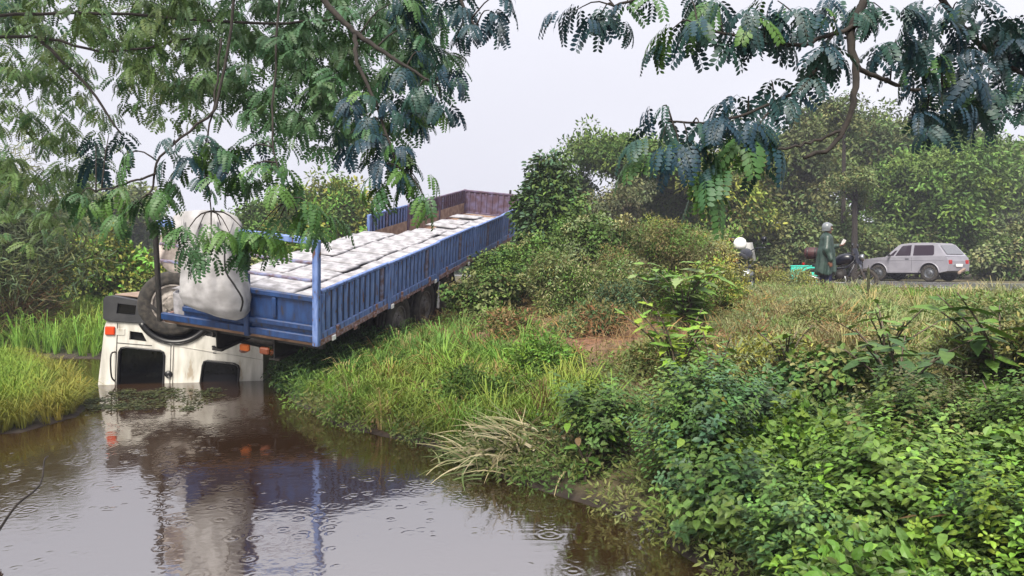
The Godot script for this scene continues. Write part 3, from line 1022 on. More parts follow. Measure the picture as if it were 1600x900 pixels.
# ------------------------------------------------------------------ the overturned tractor
func truck() -> void:
	var o := at(153, 600, 10.9)
	o.y = 0.0
	var root := thing("overturned_truck", "white truck cab lying on its roof in the muddy water, front wheel up", "truck", o, deg_to_rad(-10.0) * -1.0)
	root.rotation.z = deg_to_rad(-2.0)
	# body: x towards the tail, y up, z towards the eye; upside down, so the sill is on top
	var outer := PackedVector2Array([Vector2(-0.02, -0.95), Vector2(0.0, 0.0), Vector2(0.075, 0.88), Vector2(0.10, 0.955), Vector2(0.60, 0.93), Vector2(0.66, 0.90), Vector2(0.72, 0.84), Vector2(1.42, 0.76), Vector2(1.50, 0.765), Vector2(2.28, 0.60), Vector2(2.345, 0.53), Vector2(2.36, 0.10), Vector2(2.25, -0.25), Vector2(2.1, -0.95)])
	var inner := PackedVector2Array()
	for p in outer: inner.append(Vector2(lerpf(1.15, p.x, 0.94), lerpf(0.1, p.y, 0.92)))
	var body := CSGCombiner3D.new()
	put(body, "cab_shell", root)
	body.material_override = M.cab_white
	var poly := CSGPolygon3D.new()
	poly.polygon = outer
	poly.depth = 2.3
	put(poly, "shell_solid", body)
	var hole := CSGPolygon3D.new()
	hole.polygon = inner
	hole.depth = 2.2
	hole.position.z = -0.05
	hole.operation = CSGShape3D.OPERATION_SUBTRACTION
	put(hole, "shell_room", body)
	var cut := func(pts: Array, z: float, depth: float) -> void:
		var q := CSGPolygon3D.new()
		q.polygon = PackedVector2Array(pts)
		q.depth = depth
		q.position.z = z
		q.operation = CSGShape3D.OPERATION_SUBTRACTION
		put(q, "shell_opening", body)
	# the side windows go below the water; corners rounded
	cut.call([Vector2(0.27, -0.12), Vector2(0.285, 0.50), Vector2(0.31, 0.555), Vector2(0.37, 0.57), Vector2(0.86, 0.525), Vector2(0.905, 0.50), Vector2(0.92, 0.45), Vector2(0.91, -0.12)], 0.2, 2.8)
	cut.call([Vector2(1.43, -0.10), Vector2(1.47, 0.30), Vector2(1.49, 0.365), Vector2(1.54, 0.385), Vector2(1.93, 0.34), Vector2(1.985, 0.31), Vector2(2.0, 0.26), Vector2(1.985, -0.10)], 0.2, 2.8)
	cut.call([Vector2(0.42, 0.685), Vector2(0.425, 0.815), Vector2(0.60, 0.795), Vector2(0.67, 0.655)], 0.2, 0.4)
	cut.call([Vector2(-0.1, -0.1), Vector2(-0.1, 0.55), Vector2(0.1, 0.55), Vector2(0.1, -0.1)], -0.22, 1.86)
	var arch := CSGCylinder3D.new()
	arch.radius = 0.53
	arch.height = 0.9
	arch.sides = 40
	arch.rotation.x = PI / 2
	arch.position = Vector3(1.06, 1.20, -0.35)
	arch.operation = CSGShape3D.OPERATION_SUBTRACTION
	put(arch, "shell_opening", body)
	# windows, each in a rubber seal
	var win := func(pts: Array, z: float, called: String) -> void:
		var st := flat()
		var c := Vector3.ZERO
		for p in pts: c += Vector3(p.x, p.y, z)
		c /= pts.size()
		for i in pts.size():
			var a := Vector3(pts[i].x, pts[i].y, z)
			var b := Vector3(pts[(i + 1) % pts.size()].x, pts[(i + 1) % pts.size()].y, z)
			tri(st, a, b, c, c - Vector3(0, 0, 1))
		var pane := part(st, M.dark_glass, called, root)
		var fr := soft()
		var path := []
		for p in pts: path.append(Vector3(p.x, p.y, z + 0.035))
		path.append(path[0])
		tube(fr, path, [0.017], 6, false)
		part(fr, M.black_plastic, "window_seal", pane)
	win.call([Vector2(0.27, -0.12), Vector2(0.285, 0.50), Vector2(0.31, 0.555), Vector2(0.37, 0.57), Vector2(0.86, 0.525), Vector2(0.905, 0.50), Vector2(0.92, 0.45), Vector2(0.91, -0.12)], -0.03, "door_window")
	win.call([Vector2(1.43, -0.10), Vector2(1.47, 0.30), Vector2(1.49, 0.365), Vector2(1.54, 0.385), Vector2(1.93, 0.34), Vector2(1.985, 0.31), Vector2(2.0, 0.26), Vector2(1.985, -0.10)], -0.03, "sleeper_window")
	# brownish blind lying in the sleeper window
	var st := flat()
	quad(st, Vector3(1.46, -0.05, -0.10), Vector3(1.97, -0.05, -0.10), Vector3(1.97, 0.13, -0.14), Vector3(1.46, 0.06, -0.14), Vector3(1.7, 0, -1))
	# seams, door, handle, trims
	st = flat()
	for seg in [[Vector2(0.235, -0.1), Vector2(0.255, 0.93)], [Vector2(1.005, -0.1), Vector2(1.01, 0.66)], [Vector2(0.255, 0.635), Vector2(0.74, 0.60)]]:
		bar(st, Vector3(seg[0].x, seg[0].y, 0.001), Vector3(seg[1].x, seg[1].y, 0.001), 0.010, 0.010, 0.002)
	part(st, M.dirty_steel, "door_seam", root)
	st = flat()
	bar(st, Vector3(1.03, 0.615, 0.004), Vector3(2.34, 0.40, 0.004), 0.014, 0.012, 0.003)
	bar(st, Vector3(1.035, -0.1, 0.004), Vector3(1.04, 0.66, 0.004), 0.03, 0.012, 0.003)
	part(st, M.cab_white, "body_crease", root)
	st = soft()
	lathe(st, [Vector2(0.0, -0.01), Vector2(0.05, -0.01), Vector2(0.058, 0.02), Vector2(0.05, 0.035), Vector2(0.0, 0.038)], Transform3D(Basis(), Vector3(0.99, 0.17, 0.0)), 16)
	part(st, M.black_plastic, "door_handle", root)
	st = soft()
	lathe(st, [Vector2(0.0, -0.01), Vector2(0.045, -0.005), Vector2(0.05, 0.012), Vector2(0.03, 0.02), Vector2(0.0, 0.012)], Transform3D(Basis.from_scale(Vector3(1.3, 0.75, 1)), Vector3(2.06, 0.545, 0.0)), 18)
	part(st, M.rusty_steel, "filler_cap", root)
	for k in 2:
		st = flat()
		bx(st, Vector3(1.62 + 0.02 * k, 0.60 - 0.09 * k, 0.003), Vector3(0.05, 0.03, 0.012), 0.003)
		part(st, M.dirty_steel, "badge_mount", root)
	st = flat()
	bx(st, Vector3(0.545, 0.725, -0.10), Vector3(0.32, 0.2, 0.02), 0.004)
	part(st, M.dark_inside, "step_recess", root)
	# turn lamp and bumper
	st = flat()
	bx(st, Vector3(0.155, 0.815, 0.004), Vector3(0.135, 0.13, 0.05), 0.012)
	part(st, M.orange_lamp, "turn_lamp", root)
	st = flat()
	bx(st, Vector3(0.30, 0.80, 0.002), Vector3(0.12, 0.10, 0.012), 0.004)
	part(st, M.cab_white, "lamp_plate", root)
	var bmp := CSGCombiner3D.new()
	put(bmp, "bumper", root)
	bmp.material_override = M.bumper_grey
	var bp := CSGPolygon3D.new()
	bp.polygon = PackedVector2Array([Vector2(0.06, 1.00), Vector2(0.10, 0.965), Vector2(0.66, 0.935), Vector2(0.72, 0.97), Vector2(0.735, 1.17), Vector2(0.66, 1.25), Vector2(0.18, 1.335), Vector2(0.09, 1.33), Vector2(0.06, 1.28)])
	bp.depth = 2.36
	bp.position.z = 0.03
	put(bp, "bumper_solid", bmp)
	var lamp := CSGBox3D.new()
	lamp.size = Vector3(0.26, 0.15, 0.12)
	lamp.position = Vector3(0.38, 1.14, 0.03)
	lamp.rotation.z = -0.1
	lamp.operation = CSGShape3D.OPERATION_SUBTRACTION
	put(lamp, "bumper_opening", bmp)
	st = flat()
	bx(st, Vector3(0.38, 1.14, -0.025), Vector3(0.25, 0.14, 0.02), 0.004, Transform3D())
	part(st, M.dark_glass, "fog_lamp", root)
	st = flat()
	bx(st, Vector3.ZERO, Vector3(0.72, 0.02, 1.9), 0.005, Transform3D(Basis.from_euler(Vector3(0, 0, -0.09)), Vector3(0.50, 1.315, -1.15)))
	part(st, M.tan_dust, "floor_pan", root)
	st = flat()
	bar(st, Vector3(0.70, 1.22, 0.02), Vector3(0.92, 1.03, 0.02), 0.03, 0.05, 0.006)
	part(st, M.dirty_steel, "bumper_stay", root)
	# wheel arch: flared lip and dark housing
	var lip := soft()
	var path := []
	for k in 25:
		var a := lerpf(PI * 1.16, PI * 1.86, k / 24.0)
		path.append(Vector3(1.06 + cos(a) * 0.545, 1.20 + sin(a) * 0.545, 0.0))
	tube(lip, path, [0.045], 8)
	part(lip, M.black_plastic, "arch_lip", root)
	var hs := soft()
	for k in 24:
		var a0 := lerpf(PI * 1.0, PI * 2.0, k / 24.0)
		var a1 := lerpf(PI * 1.0, PI * 2.0, (k + 1) / 24.0)
		var p0 := Vector3(1.06 + cos(a0) * 0.525, 1.20 + sin(a0) * 0.525, 0)
		var p1 := Vector3(1.06 + cos(a1) * 0.525, 1.20 + sin(a1) * 0.525, 0)
		quad(hs, p0, p1, p1 - Vector3(0, 0, 0.78), p0 - Vector3(0, 0, 0.78), Vector3(1.06, 3.2, -0.4) - Vector3(0, 4.0, 0))
		tri(hs, p0 - Vector3(0, 0, 0.78), p1 - Vector3(0, 0, 0.78), Vector3(1.06, 1.2, -0.78), Vector3(1.06, 1.2, -3))
	part(hs, M.dark_inside, "wheel_housing", root)
	# front wheels, axle, hub
	wheel(root, Transform3D(Basis.from_euler(Vector3(0.06, 0.16, 0)), Vector3(1.0, 1.24, -0.13)), 0.49, 0.27, M.rim_light, M.tyre_rubber, "front_wheel")
	wheel(root, Transform3D(Basis.from_euler(Vector3(0, PI, 0)), Vector3(1.05, 1.21, -2.1)), 0.455, 0.27, M.rim_steel, M.tyre_rubber, "front_wheel")
	st = soft()
	tube(st, [Vector3(1.05, 1.21, -0.2), Vector3(1.05, 1.17, -1.15), Vector3(1.05, 1.21, -2.0)], [0.07], 10)
	part(st, M.dirty_steel, "axle", root)
	st = soft()
	tube(st, [Vector3(1.05, 1.21, -0.1), Vector3(1.05, 1.21, 0.02)], [0.10, 0.085], 14)
	part(st, M.rim_steel, "wheel_hub", root)
	# chassis rails up in the air, gearbox, air tank, mudguard, exhaust
	for z in [-0.62, -1.55]:
		st = flat()
		bar(st, Vector3(0.3, 1.17, z), Vector3(3.4, 0.80, z), 0.09, 0.20, 0.01)
		part(st, M.dirty_steel, "chassis_rail", root)
	st = flat()
	bx(st, Vector3(1.9, 0.82, -1.1), Vector3(0.9, 0.45, 0.6), 0.08, Transform3D(Basis.from_euler(Vector3(0, 0, -0.12)), Vector3(0, 0.22, 0)))
	part(st, M.dirty_steel, "gearbox", root)
	st = soft()
	lathe(st, [Vector2(0.0, -0.46), Vector2(0.11, -0.45), Vector2(0.15, -0.38), Vector2(0.15, 0.38), Vector2(0.11, 0.45), Vector2(0.0, 0.46)], Transform3D(Basis(Vector3(0, 0, -1), Vector3(0.16, 0.987, 0), Vector3(0.987, -0.16, 0)), Vector3(2.12, 0.80, -0.18)), 22)
	part(st, M.rim_steel, "air_tank", root)
	st = flat()
	bx(st, Vector3(1.60, 0.86, -0.10), Vector3(0.035, 0.24, 0.2), 0.01)
	bx(st, Vector3(2.62, 0.66, -0.3), Vector3(0.3, 0.26, 0.5), 0.03)
	part(st, M.dirty_steel, "bracket", root)
	for k in 3:
		st = flat()
		bx(st, Vector3(2.52 + 0.26 * k, 0.52 + 0.02 * k, -0.05 - 0.05 * k), Vector3(0.15, 0.10, 0.10), 0.02)
		part(st, M.amber_lamp if k < 1 else M.dull_lamp, "rear_lamp", root)
	# mirror arm by the door window
	st = soft()
	tube(st, curve([Vector3(0.235, 0.50, 0.01), Vector3(0.20, 0.46, 0.09), Vector3(0.215, 0.16, 0.10), Vector3(0.24, 0.06, 0.02)], 10), [0.012], 6)
	part(st, M.black_plastic, "mirror_arm", root)

# ------------------------------------------------------------------ the car on the road
func car() -> void:
	var p := Vector3(17.15, 1.127, -31.2)
	# its front points along the road, away from the eye to the left: local -x is forward
	var root := thing("parked_car", "pale lilac two-door off-road car parked on the road, seen from its rear corner", "car", p, atan2(-0.8575, 0.5145))
	var body := CSGCombiner3D.new()
	put(body, "car_body", root)
	body.material_override = M.car_paint
	var low := CSGPolygon3D.new()
	low.polygon = PackedVector2Array([Vector2(-1.80, 0.42), Vector2(-1.83, 0.55), Vector2(-1.82, 0.86), Vector2(-1.76, 0.93), Vector2(-1.2, 1.00), Vector2(-0.75, 1.03), Vector2(1.70, 1.03), Vector2(1.80, 0.97), Vector2(1.85, 0.70), Vector2(1.83, 0.44), Vector2(1.5, 0.36), Vector2(-1.5, 0.34)])
	low.depth = 1.60
	low.position.z = 0.80
	put(low, "body_solid", body)
	for x in [-1.12, 1.08]:
		var a := CSGCylinder3D.new()
		a.radius = 0.41
		a.height = 1.8
		a.sides = 32
		a.rotation.x = PI / 2
		a.position = Vector3(x, 0.36, 0)
		a.operation = CSGShape3D.OPERATION_SUBTRACTION
		put(a, "body_opening", body)
	# cabin: leaning sides, rounded roof
	var prof := [Vector2(-0.80, 1.02), Vector2(-0.30, 1.50), Vector2(-0.18, 1.56), Vector2(0.2, 1.60), Vector2(0.9, 1.60), Vector2(1.22, 1.57), Vector2(1.36, 1.50), Vector2(1.76, 1.02)]
	var hw := func(y: float) -> float: return lerpf(0.79, 0.63, clampf((y - 1.02) / 0.58, 0, 1))
	var st := flat()
	var mid := Vector3(0.5, 1.25, 0)
	for i in prof.size() - 1:
		var a: Vector2 = prof[i]
		var b: Vector2 = prof[i + 1]
		quad(st, Vector3(a.x, a.y, hw.call(a.y)), Vector3(b.x, b.y, hw.call(b.y)), Vector3(b.x, b.y, -hw.call(b.y)), Vector3(a.x, a.y, -hw.call(a.y)), mid)
		for s in [-1, 1]:
			quad(st, Vector3(a.x, a.y, s * hw.call(a.y)), Vector3(b.x, b.y, s * hw.call(b.y)), Vector3(b.x, 1.02, s * hw.call(1.02)), Vector3(a.x, 1.02, s * hw.call(1.02)), mid)
	part(st, M.car_paint, "cabin", root)
	var glass := func(pts: Array, called: String, s: float) -> void:
		var g := flat()
		var q := []
		for v in pts: q.append(Vector3(v.x, v.y, s * (hw.call(v.y) + 0.008)))
		for i in range(1, q.size() - 1): tri(g, q[0], q[i], q[i + 1], mid)
		part(g, M.car_glass, called, root)
	for s in [-1.0, 1.0]:
		glass.call([Vector2(-0.36, 1.07), Vector2(-0.14, 1.45), Vector2(-0.08, 1.49), Vector2(0.28, 1.51), Vector2(0.30, 1.07)], "door_window", s)
		glass.call([Vector2(0.41, 1.07), Vector2(0.40, 1.50), Vector2(1.16, 1.49), Vector2(1.22, 1.45), Vector2(1.27, 1.12), Vector2(1.22, 1.07)], "side_window", s)
		glass.call([Vector2(-0.62, 1.07), Vector2(-0.44, 1.07), Vector2(-0.30, 1.30), Vector2(-0.40, 1.28)], "quarter_window", s)
		st = flat()
		bx(st, Vector3(0.16, 0.93, s * 0.803), Vector3(0.16, 0.035, 0.02), 0.006)
		part(st, M.black_plastic, "door_handle", root)
		st = flat()
		bx(st, Vector3(0.36, 0.68, s * 0.8), Vector3(0.008, 0.62, 0.006), 0.001)
		bx(st, Vector3(-0.66, 0.68, s * 0.8), Vector3(0.008, 0.62, 0.006), 0.001)
		part(st, M.dirty_steel, "door_seam", root)
		st = flat()
		bx(st, Vector3(0.0, 0.88, s * 0.801), Vector3(3.4, 0.02, 0.015), 0.004)
		bx(st, Vector3(0.0, 0.40, s * 0.79), Vector3(1.35, 0.06, 0.03), 0.01)
		part(st, M.car_paint, "side_moulding", root)
		for x in [-1.12, 1.08]:
			var lip := soft()
			var path := []
			for k in 15: path.append(Vector3(x + cos(PI * k / 14.0) * 0.415, 0.36 + sin(PI * k / 14.0) * 0.415, s * 0.80))
			tube(lip, path, [0.024], 6)
			part(lip, M.car_paint, "arch_lip", root)
		st = flat()
		bx(st, Vector3(1.845, 0.80, s * 0.62), Vector3(0.03, 0.16, 0.22), 0.01)
		part(st, M.red_lamp, "tail_lamp", root)
		st = soft()
		tube(st, [Vector3(-0.55, 1.04, s * 0.80), Vector3(-0.55, 1.08, s * 0.90)], [0.012], 6)
		bx(st, Vector3(-0.55, 1.10, s * 0.93), Vector3(0.05, 0.12, 0.16), 0.015)
		part(st, M.black_plastic, "mirror", root)
		for x in [-1.12, 1.08]:
			wheel(root, Transform3D(Basis() if s > 0 else Basis(Vector3.UP, PI), Vector3(x, 0.345, s * 0.69)), 0.345, 0.19, M.bike_metal, M.tyre_rubber)
		st = soft()
		lathe(st, [Vector2(0.0, 0.0), Vector2(0.09, 0.0), Vector2(0.09, 0.03), Vector2(0.0, 0.04)], Transform3D(Basis(Vector3(0, 0, 1), Vector3.UP, Vector3(-1, 0, 0)), Vector3(-1.82, 0.74, s * 0.6)), 16)
		part(st, M.white_plastic, "headlamp", root)
	# rear screen and hatch, rear bumper torn loose and hanging
	st = flat()
	quad(st, Vector3(1.385, 1.485, 0.55), Vector3(1.385, 1.485, -0.55), Vector3(1.70, 1.11, -0.63), Vector3(1.70, 1.11, 0.63), mid)
	for i in 1: pass
	var rs := part(st, M.rear_glass, "rear_window", root)
	rs.position = Vector3(0.012, 0.01, 0)
	st = flat()
	quad(st, Vector3(-0.76, 1.07, 0.70), Vector3(-0.76, 1.07, -0.70), Vector3(-0.33, 1.475, -0.60), Vector3(-0.33, 1.475, 0.60), mid)
	part(st, M.car_glass, "windscreen", root).position = Vector3(-0.012, 0.01, 0)
	st = flat()
	bx(st, Vector3(1.85, 0.76, 0.0), Vector3(0.03, 0.22, 0.9), 0.01)
	part(st, M.car_paint, "hatch_panel", root)
	st = flat()
	bx(st, Vector3(1.87, 0.66, 0.0), Vector3(0.02, 0.11, 0.46), 0.006)
	part(st, M.white_plastic, "number_plate", root)
	st = flat()
	bx(st, Vector3.ZERO, Vector3(0.10, 0.12, 1.55), 0.03, Transform3D(Basis.from_euler(Vector3(0.10, 0.35, 0)), Vector3(2.02, 0.44, 0.10)))
	part(st, M.tan_dust, "rear_bumper", root)
	st = flat()
	bx(st, Vector3(-1.86, 0.50, 0), Vector3(0.09, 0.12, 1.56), 0.03)
	part(st, M.rim_steel, "front_bumper", root)
	st = flat()
	bx(st, Vector3(0, 0.36, 0), Vector3(2.9, 0.16, 1.1), 0.02)
	part(st, M.dark_inside, "underbody", root)

# ------------------------------------------------------------------ motorcycles
func motorcycle(label: String, p: Vector3, turn: float, paint: Material, white: bool) -> Node3D:
	# local x forward
	var root := thing("motorcycle", label, "motorcycle", p, turn, "motorcycles stopped at the road")
	for x in [-0.66, 0.66]:
		var o := Node3D.new()
		put(o, "wheel", root)
		o.position = Vector3(x, 0.30, 0)
		var st := soft()
		var prof := []
		for k in 13:
			var a := TAU * k / 12.0
			prof.append(Vector2(0.255 + 0.05 * cos(a), 0.05 * sin(a)))
		lathe(st, prof, Transform3D(), 30)
		part(st, M.tyre_rubber, "tyre", o)
		st = soft()
		lathe(st, [Vector2(0.20, -0.02), Vector2(0.225, -0.025), Vector2(0.225, 0.025), Vector2(0.20, 0.02), Vector2(0.20, -0.02)], Transform3D(), 30)
		tube(st, [Vector3(0, 0, -0.05), Vector3(0, 0, 0.05)], [0.045], 10)
		for k in 10:
			var a := TAU * k / 10.0
			tube(st, [Vector3(cos(a) * 0.03, sin(a) * 0.03, 0), Vector3(cos(a) * 0.205, sin(a) * 0.205, 0)], [0.006], 4, false)
		part(st, M.bike_metal, "rim", o)
	var st := soft()
	for s in [-0.07, 0.07]:
		tube(st, [Vector3(0.66, 0.30, s), Vector3(0.50, 0.72, s), Vector3(0.44, 0.90, s)], [0.026, 0.024, 0.02], 8)
	part(st, M.bike_metal, "fork", root)
	st = soft()
	tube(st, [Vector3(0.44, 0.86, 0), Vector3(0.2, 0.62, 0), Vector3(-0.05, 0.60, 0), Vector3(-0.35, 0.66, 0), Vector3(-0.66, 0.68, 0)], [0.03], 8)
	tube(st, [Vector3(0.42, 0.78, 0), Vector3(0.22, 0.34, 0), Vector3(-0.15, 0.30, 0), Vector3(-0.66, 0.30, 0.07)], [0.026], 8)
	tube(st, [Vector3(-0.15, 0.30, 0), Vector3(-0.3, 0.62, 0)], [0.026], 8)
	part(st, M.bike_dark, "frame", root)
	st = soft()
	tube(st, curve([Vector3(0.36, 0.82, 0), Vector3(0.2, 0.86, 0), Vector3(0.0, 0.80, 0), Vector3(-0.12, 0.72, 0)], 8), [0.06, 0.11, 0.13, 0.14, 0.14, 0.13, 0.11, 0.09, 0.05], 14)
	part(st, paint, "fuel_tank", root)
	st = soft()
	tube(st, curve([Vector3(-0.08, 0.76, 0), Vector3(-0.3, 0.77, 0), Vector3(-0.62, 0.83, 0)], 6), [0.06, 0.1, 0.11, 0.11, 0.1, 0.09, 0.05], 12)
	part(st, M.black_plastic, "saddle", root)
	st = soft()
	lathe(st, [Vector2(0, -0.17), Vector2(0.12, -0.15), Vector2(0.14, -0.05), Vector2(0.12, 0.0), Vector2(0.14, 0.06), Vector2(0.11, 0.16), Vector2(0, 0.18)], Transform3D(Basis(Vector3(1, 0, 0), Vector3(0, 0.9, 0.4).normalized(), Vector3(0, -0.4, 0.9).normalized()), Vector3(0.05, 0.44, 0)), 14)
	bx(st, Vector3(0.1, 0.33, 0), Vector3(0.3, 0.16, 0.22), 0.03)
	part(st, M.bike_metal if white else M.dirty_steel, "engine", root)
	st = soft()
	tube(st, curve([Vector3(0.16, 0.40, 0.1), Vector3(0.2, 0.24, 0.12), Vector3(-0.1, 0.22, 0.14), Vector3(-0.4, 0.3, 0.15), Vector3(-0.75, 0.42, 0.16)], 12), [0.022, 0.022, 0.022, 0.022, 0.022, 0.022, 0.024, 0.03, 0.04, 0.045, 0.045, 0.045, 0.04], 8)
	part(st, M.bike_metal, "exhaust", root)
	for s in [-1.0, 1.0]:
		st = soft()
		tube(st, curve([Vector3(0.42, 0.92, s * 0.02), Vector3(0.40, 0.99, s * 0.16), Vector3(0.28, 1.0, s * 0.38)], 6), [0.014], 6)
		part(st, M.bike_dark, "handlebar", root)
		st = soft()
		tube(st, [Vector3(0.36, 1.0, s * 0.26), Vector3(0.40, 1.16, s * 0.32)], [0.008], 5)
		lathe(st, [Vector2(0, -0.012), Vector2(0.055, -0.01), Vector2(0.06, 0.01), Vector2(0, 0.02)], Transform3D(Basis(Vector3(0, 0, 1), Vector3.UP, Vector3(-1, 0, 0)), Vector3(0.40, 1.19, s * 0.33)), 12)
		part(st, M.bike_dark, "mirror", root)
	st = soft()
	lathe(st, [Vector2(0, -0.08), Vector2(0.07, -0.06), Vector2(0.095, 0.02), Vector2(0.085, 0.045), Vector2(0, 0.055)], Transform3D(Basis(Vector3(0, 0, -1), Vector3.UP, Vector3(1, 0, 0)), Vector3(0.56, 0.88, 0)), 16)
	part(st, M.white_plastic if white else M.bike_metal, "headlamp", root)
	# fairing with a clear screen, front guard
	st = soft()
	var rows := []
	for j in 5:
		var row := []
		for i in 7:
			var a := lerpf(-1.2, 1.2, i / 6.0)
			var y := lerpf(0.72, 1.12, j / 4.0)
			row.append(Vector3(0.42 + 0.16 * cos(a) - (y - 0.72) * 0.35, y, sin(a) * lerpf(0.17, 0.11, j / 4.0)))
		rows.append(row)
	for j in 4:
		for i in 6:
			quad(st, rows[j][i], rows[j][i + 1], rows[j + 1][i + 1], rows[j + 1][i], Vector3(0.3, 0.9, 0))
	part(st, M.white_plastic if white else M.bike_dark, "fairing", root)
	st = soft()
	for k in 8:
		var a0 := lerpf(0.5, 2.3, k / 8.0)
		var a1 := lerpf(0.5, 2.3, (k + 1) / 8.0)
		var q0 := Vector3(0.66 + cos(a0) * 0.34, 0.30 + sin(a0) * 0.34, 0)
		var q1 := Vector3(0.66 + cos(a1) * 0.34, 0.30 + sin(a1) * 0.34, 0)
		quad(st, q0 - Vector3(0, 0, 0.06), q1 - Vector3(0, 0, 0.06), q1 + Vector3(0, 0, 0.06), q0 + Vector3(0, 0, 0.06), Vector3(0.66, 0.3, 0))
	part(st, paint, "front_guard", root)
	st = soft()
	for k in 8:
		var a0 := lerpf(0.9, 3.0, k / 8.0)
		var a1 := lerpf(0.9, 3.0, (k + 1) / 8.0)
		var q0 := Vector3(-0.66 + cos(a0) * 0.36, 0.32 + sin(a0) * 0.36, 0)
		var q1 := Vector3(-0.66 + cos(a1) * 0.36, 0.32 + sin(a1) * 0.36, 0)
		quad(st, q0 - Vector3(0, 0, 0.08), q1 - Vector3(0, 0, 0.08), q1 + Vector3(0, 0, 0.08), q0 + Vector3(0, 0, 0.08), Vector3(-0.66, 0.3, 0))
	part(st, M.bike_dark, "rear_guard", root)
	st = flat()
	bx(st, Vector3(-0.88, 0.72, 0), Vector3(0.05, 0.07, 0.13), 0.012)
	part(st, M.red_lamp, "tail_lamp", root)
	st = soft()
	tube(st, [Vector3(0.05, 0.28, -0.1), Vector3(0.0, 0.02, -0.26)], [0.013], 6)
	part(st, M.bike_metal, "side_stand", root)
	return root

# ------------------------------------------------------------------ a field of tapered bones, meshed as surface nets
func nets(st: SurfaceTool, bones: Array, cell: float, blend: float, shape = null) -> void:
	# bones: [a, ra, b, rb]
	var lo := Vector3.ONE * 1e9
	var hi := -lo
	for b in bones:
		for e in [[b[0], b[1]], [b[2], b[3]]]:
			lo = lo.min(e[0] - Vector3.ONE * (e[1] + 3 * cell + blend))
			hi = hi.max(e[0] + Vector3.ONE * (e[1] + 3 * cell + blend))
	var n := Vector3i(((hi - lo) / cell).ceil()) + Vector3i.ONE
	var field := PackedFloat32Array()
	field.resize(n.x * n.y * n.z)
	field.fill(1e3)
	var acc := PackedFloat32Array()
	acc.resize(field.size())
	for b in bones:
		var reach: float = maxf(b[1], b[3]) + 3 * cell + blend
		var l: Vector3 = ((b[0].min(b[2]) - Vector3.ONE * reach - lo) / cell).floor()
		var h: Vector3 = ((b[0].max(b[2]) + Vector3.ONE * reach - lo) / cell).ceil()
		var i0 := Vector3i(l).clamp(Vector3i.ZERO, n - Vector3i.ONE)
		var i1 := Vector3i(h).clamp(Vector3i.ZERO, n - Vector3i.ONE)
		var a: Vector3 = b[0]
		var ab: Vector3 = b[2] - a
		var q := 1.0 / maxf(ab.length_squared(), 1e-9)
		var ra: float = b[1]
		var dr: float = b[3] - ra
		for z in range(i0.z, i1.z + 1):
			for y in range(i0.y, i1.y + 1):
				var at_ := (z * n.y + y) * n.x
				for x in range(i0.x, i1.x + 1):
					var p := lo + Vector3(x, y, z) * cell
					var t := clampf((p - a).dot(ab) * q, 0.0, 1.0)
					var d := (p - a - ab * t).length() - (ra + dr * t)
					var e := field[at_ + x]
					if e > 500.0:
						field[at_ + x] = d
					else:
						var k := clampf(0.5 + 0.5 * (e - d) / blend, 0.0, 1.0)
						field[at_ + x] = lerpf(e, d, k) - blend * k * (1.0 - k)
	if shape != null:
		for z in n.z:
			for y in n.y:
				for x in n.x:
					var i := (z * n.y + y) * n.x + x
					if field[i] < 500.0:
						field[i] = shape.call(lo + Vector3(x, y, z) * cell, field[i])
	var vert := {}
	var off := [0, 1, n.x, n.x + 1, n.x * n.y, n.x * n.y + 1, n.x * n.y + n.x, n.x * n.y + n.x + 1]
	var edges := [[0, 1], [2, 3], [4, 5], [6, 7], [0, 2], [1, 3], [4, 6], [5, 7], [0, 4], [1, 5], [2, 6], [3, 7]]
	var corner := [Vector3(0, 0, 0), Vector3(1, 0, 0), Vector3(0, 1, 0), Vector3(1, 1, 0), Vector3(0, 0, 1), Vector3(1, 0, 1), Vector3(0, 1, 1), Vector3(1, 1, 1)]
	for z in n.z - 1:
		for y in n.y - 1:
			for x in n.x - 1:
				var i := (z * n.y + y) * n.x + x
				if field[i] > 3 * cell: continue
				var neg := 0
				for k in 8: neg += 1 if field[i + off[k]] < 0.0 else 0
				if neg == 0 or neg == 8: continue
				var s := Vector3.ZERO
				var cnt := 0
				for e in edges:
					var f0 := field[i + off[e[0]]]
					var f1 := field[i + off[e[1]]]
					if (f0 < 0.0) != (f1 < 0.0):
						s += corner[e[0]].lerp(corner[e[1]], f0 / (f0 - f1))
						cnt += 1
				vert[i] = lo + (Vector3(x, y, z) + s / cnt) * cell
	var sx := 1
	var sy := n.x
	var sz := n.x * n.y
	for i in vert.keys():
		var f0 := field[i]
		for ax in 3:
			var d: int = [sx, sy, sz][ax]
			var u: int = [sy, sz, sx][ax]
			var w: int = [sz, sx, sy][ax]
			var f1 := field[i + d]
			if (f0 < 0.0) == (f1 < 0.0): continue
			if not (vert.has(i - u) and vert.has(i - w) and vert.has(i - u - w)): continue
			var q := [vert[i], vert[i - u], vert[i - u - w], vert[i - w]]
			if f0 < 0.0:
				for k in [0, 2, 1, 0, 3, 2]: st.add_vertex(q[k])
			else:
				for k in [0, 1, 2, 0, 2, 3]: st.add_vertex(q[k])

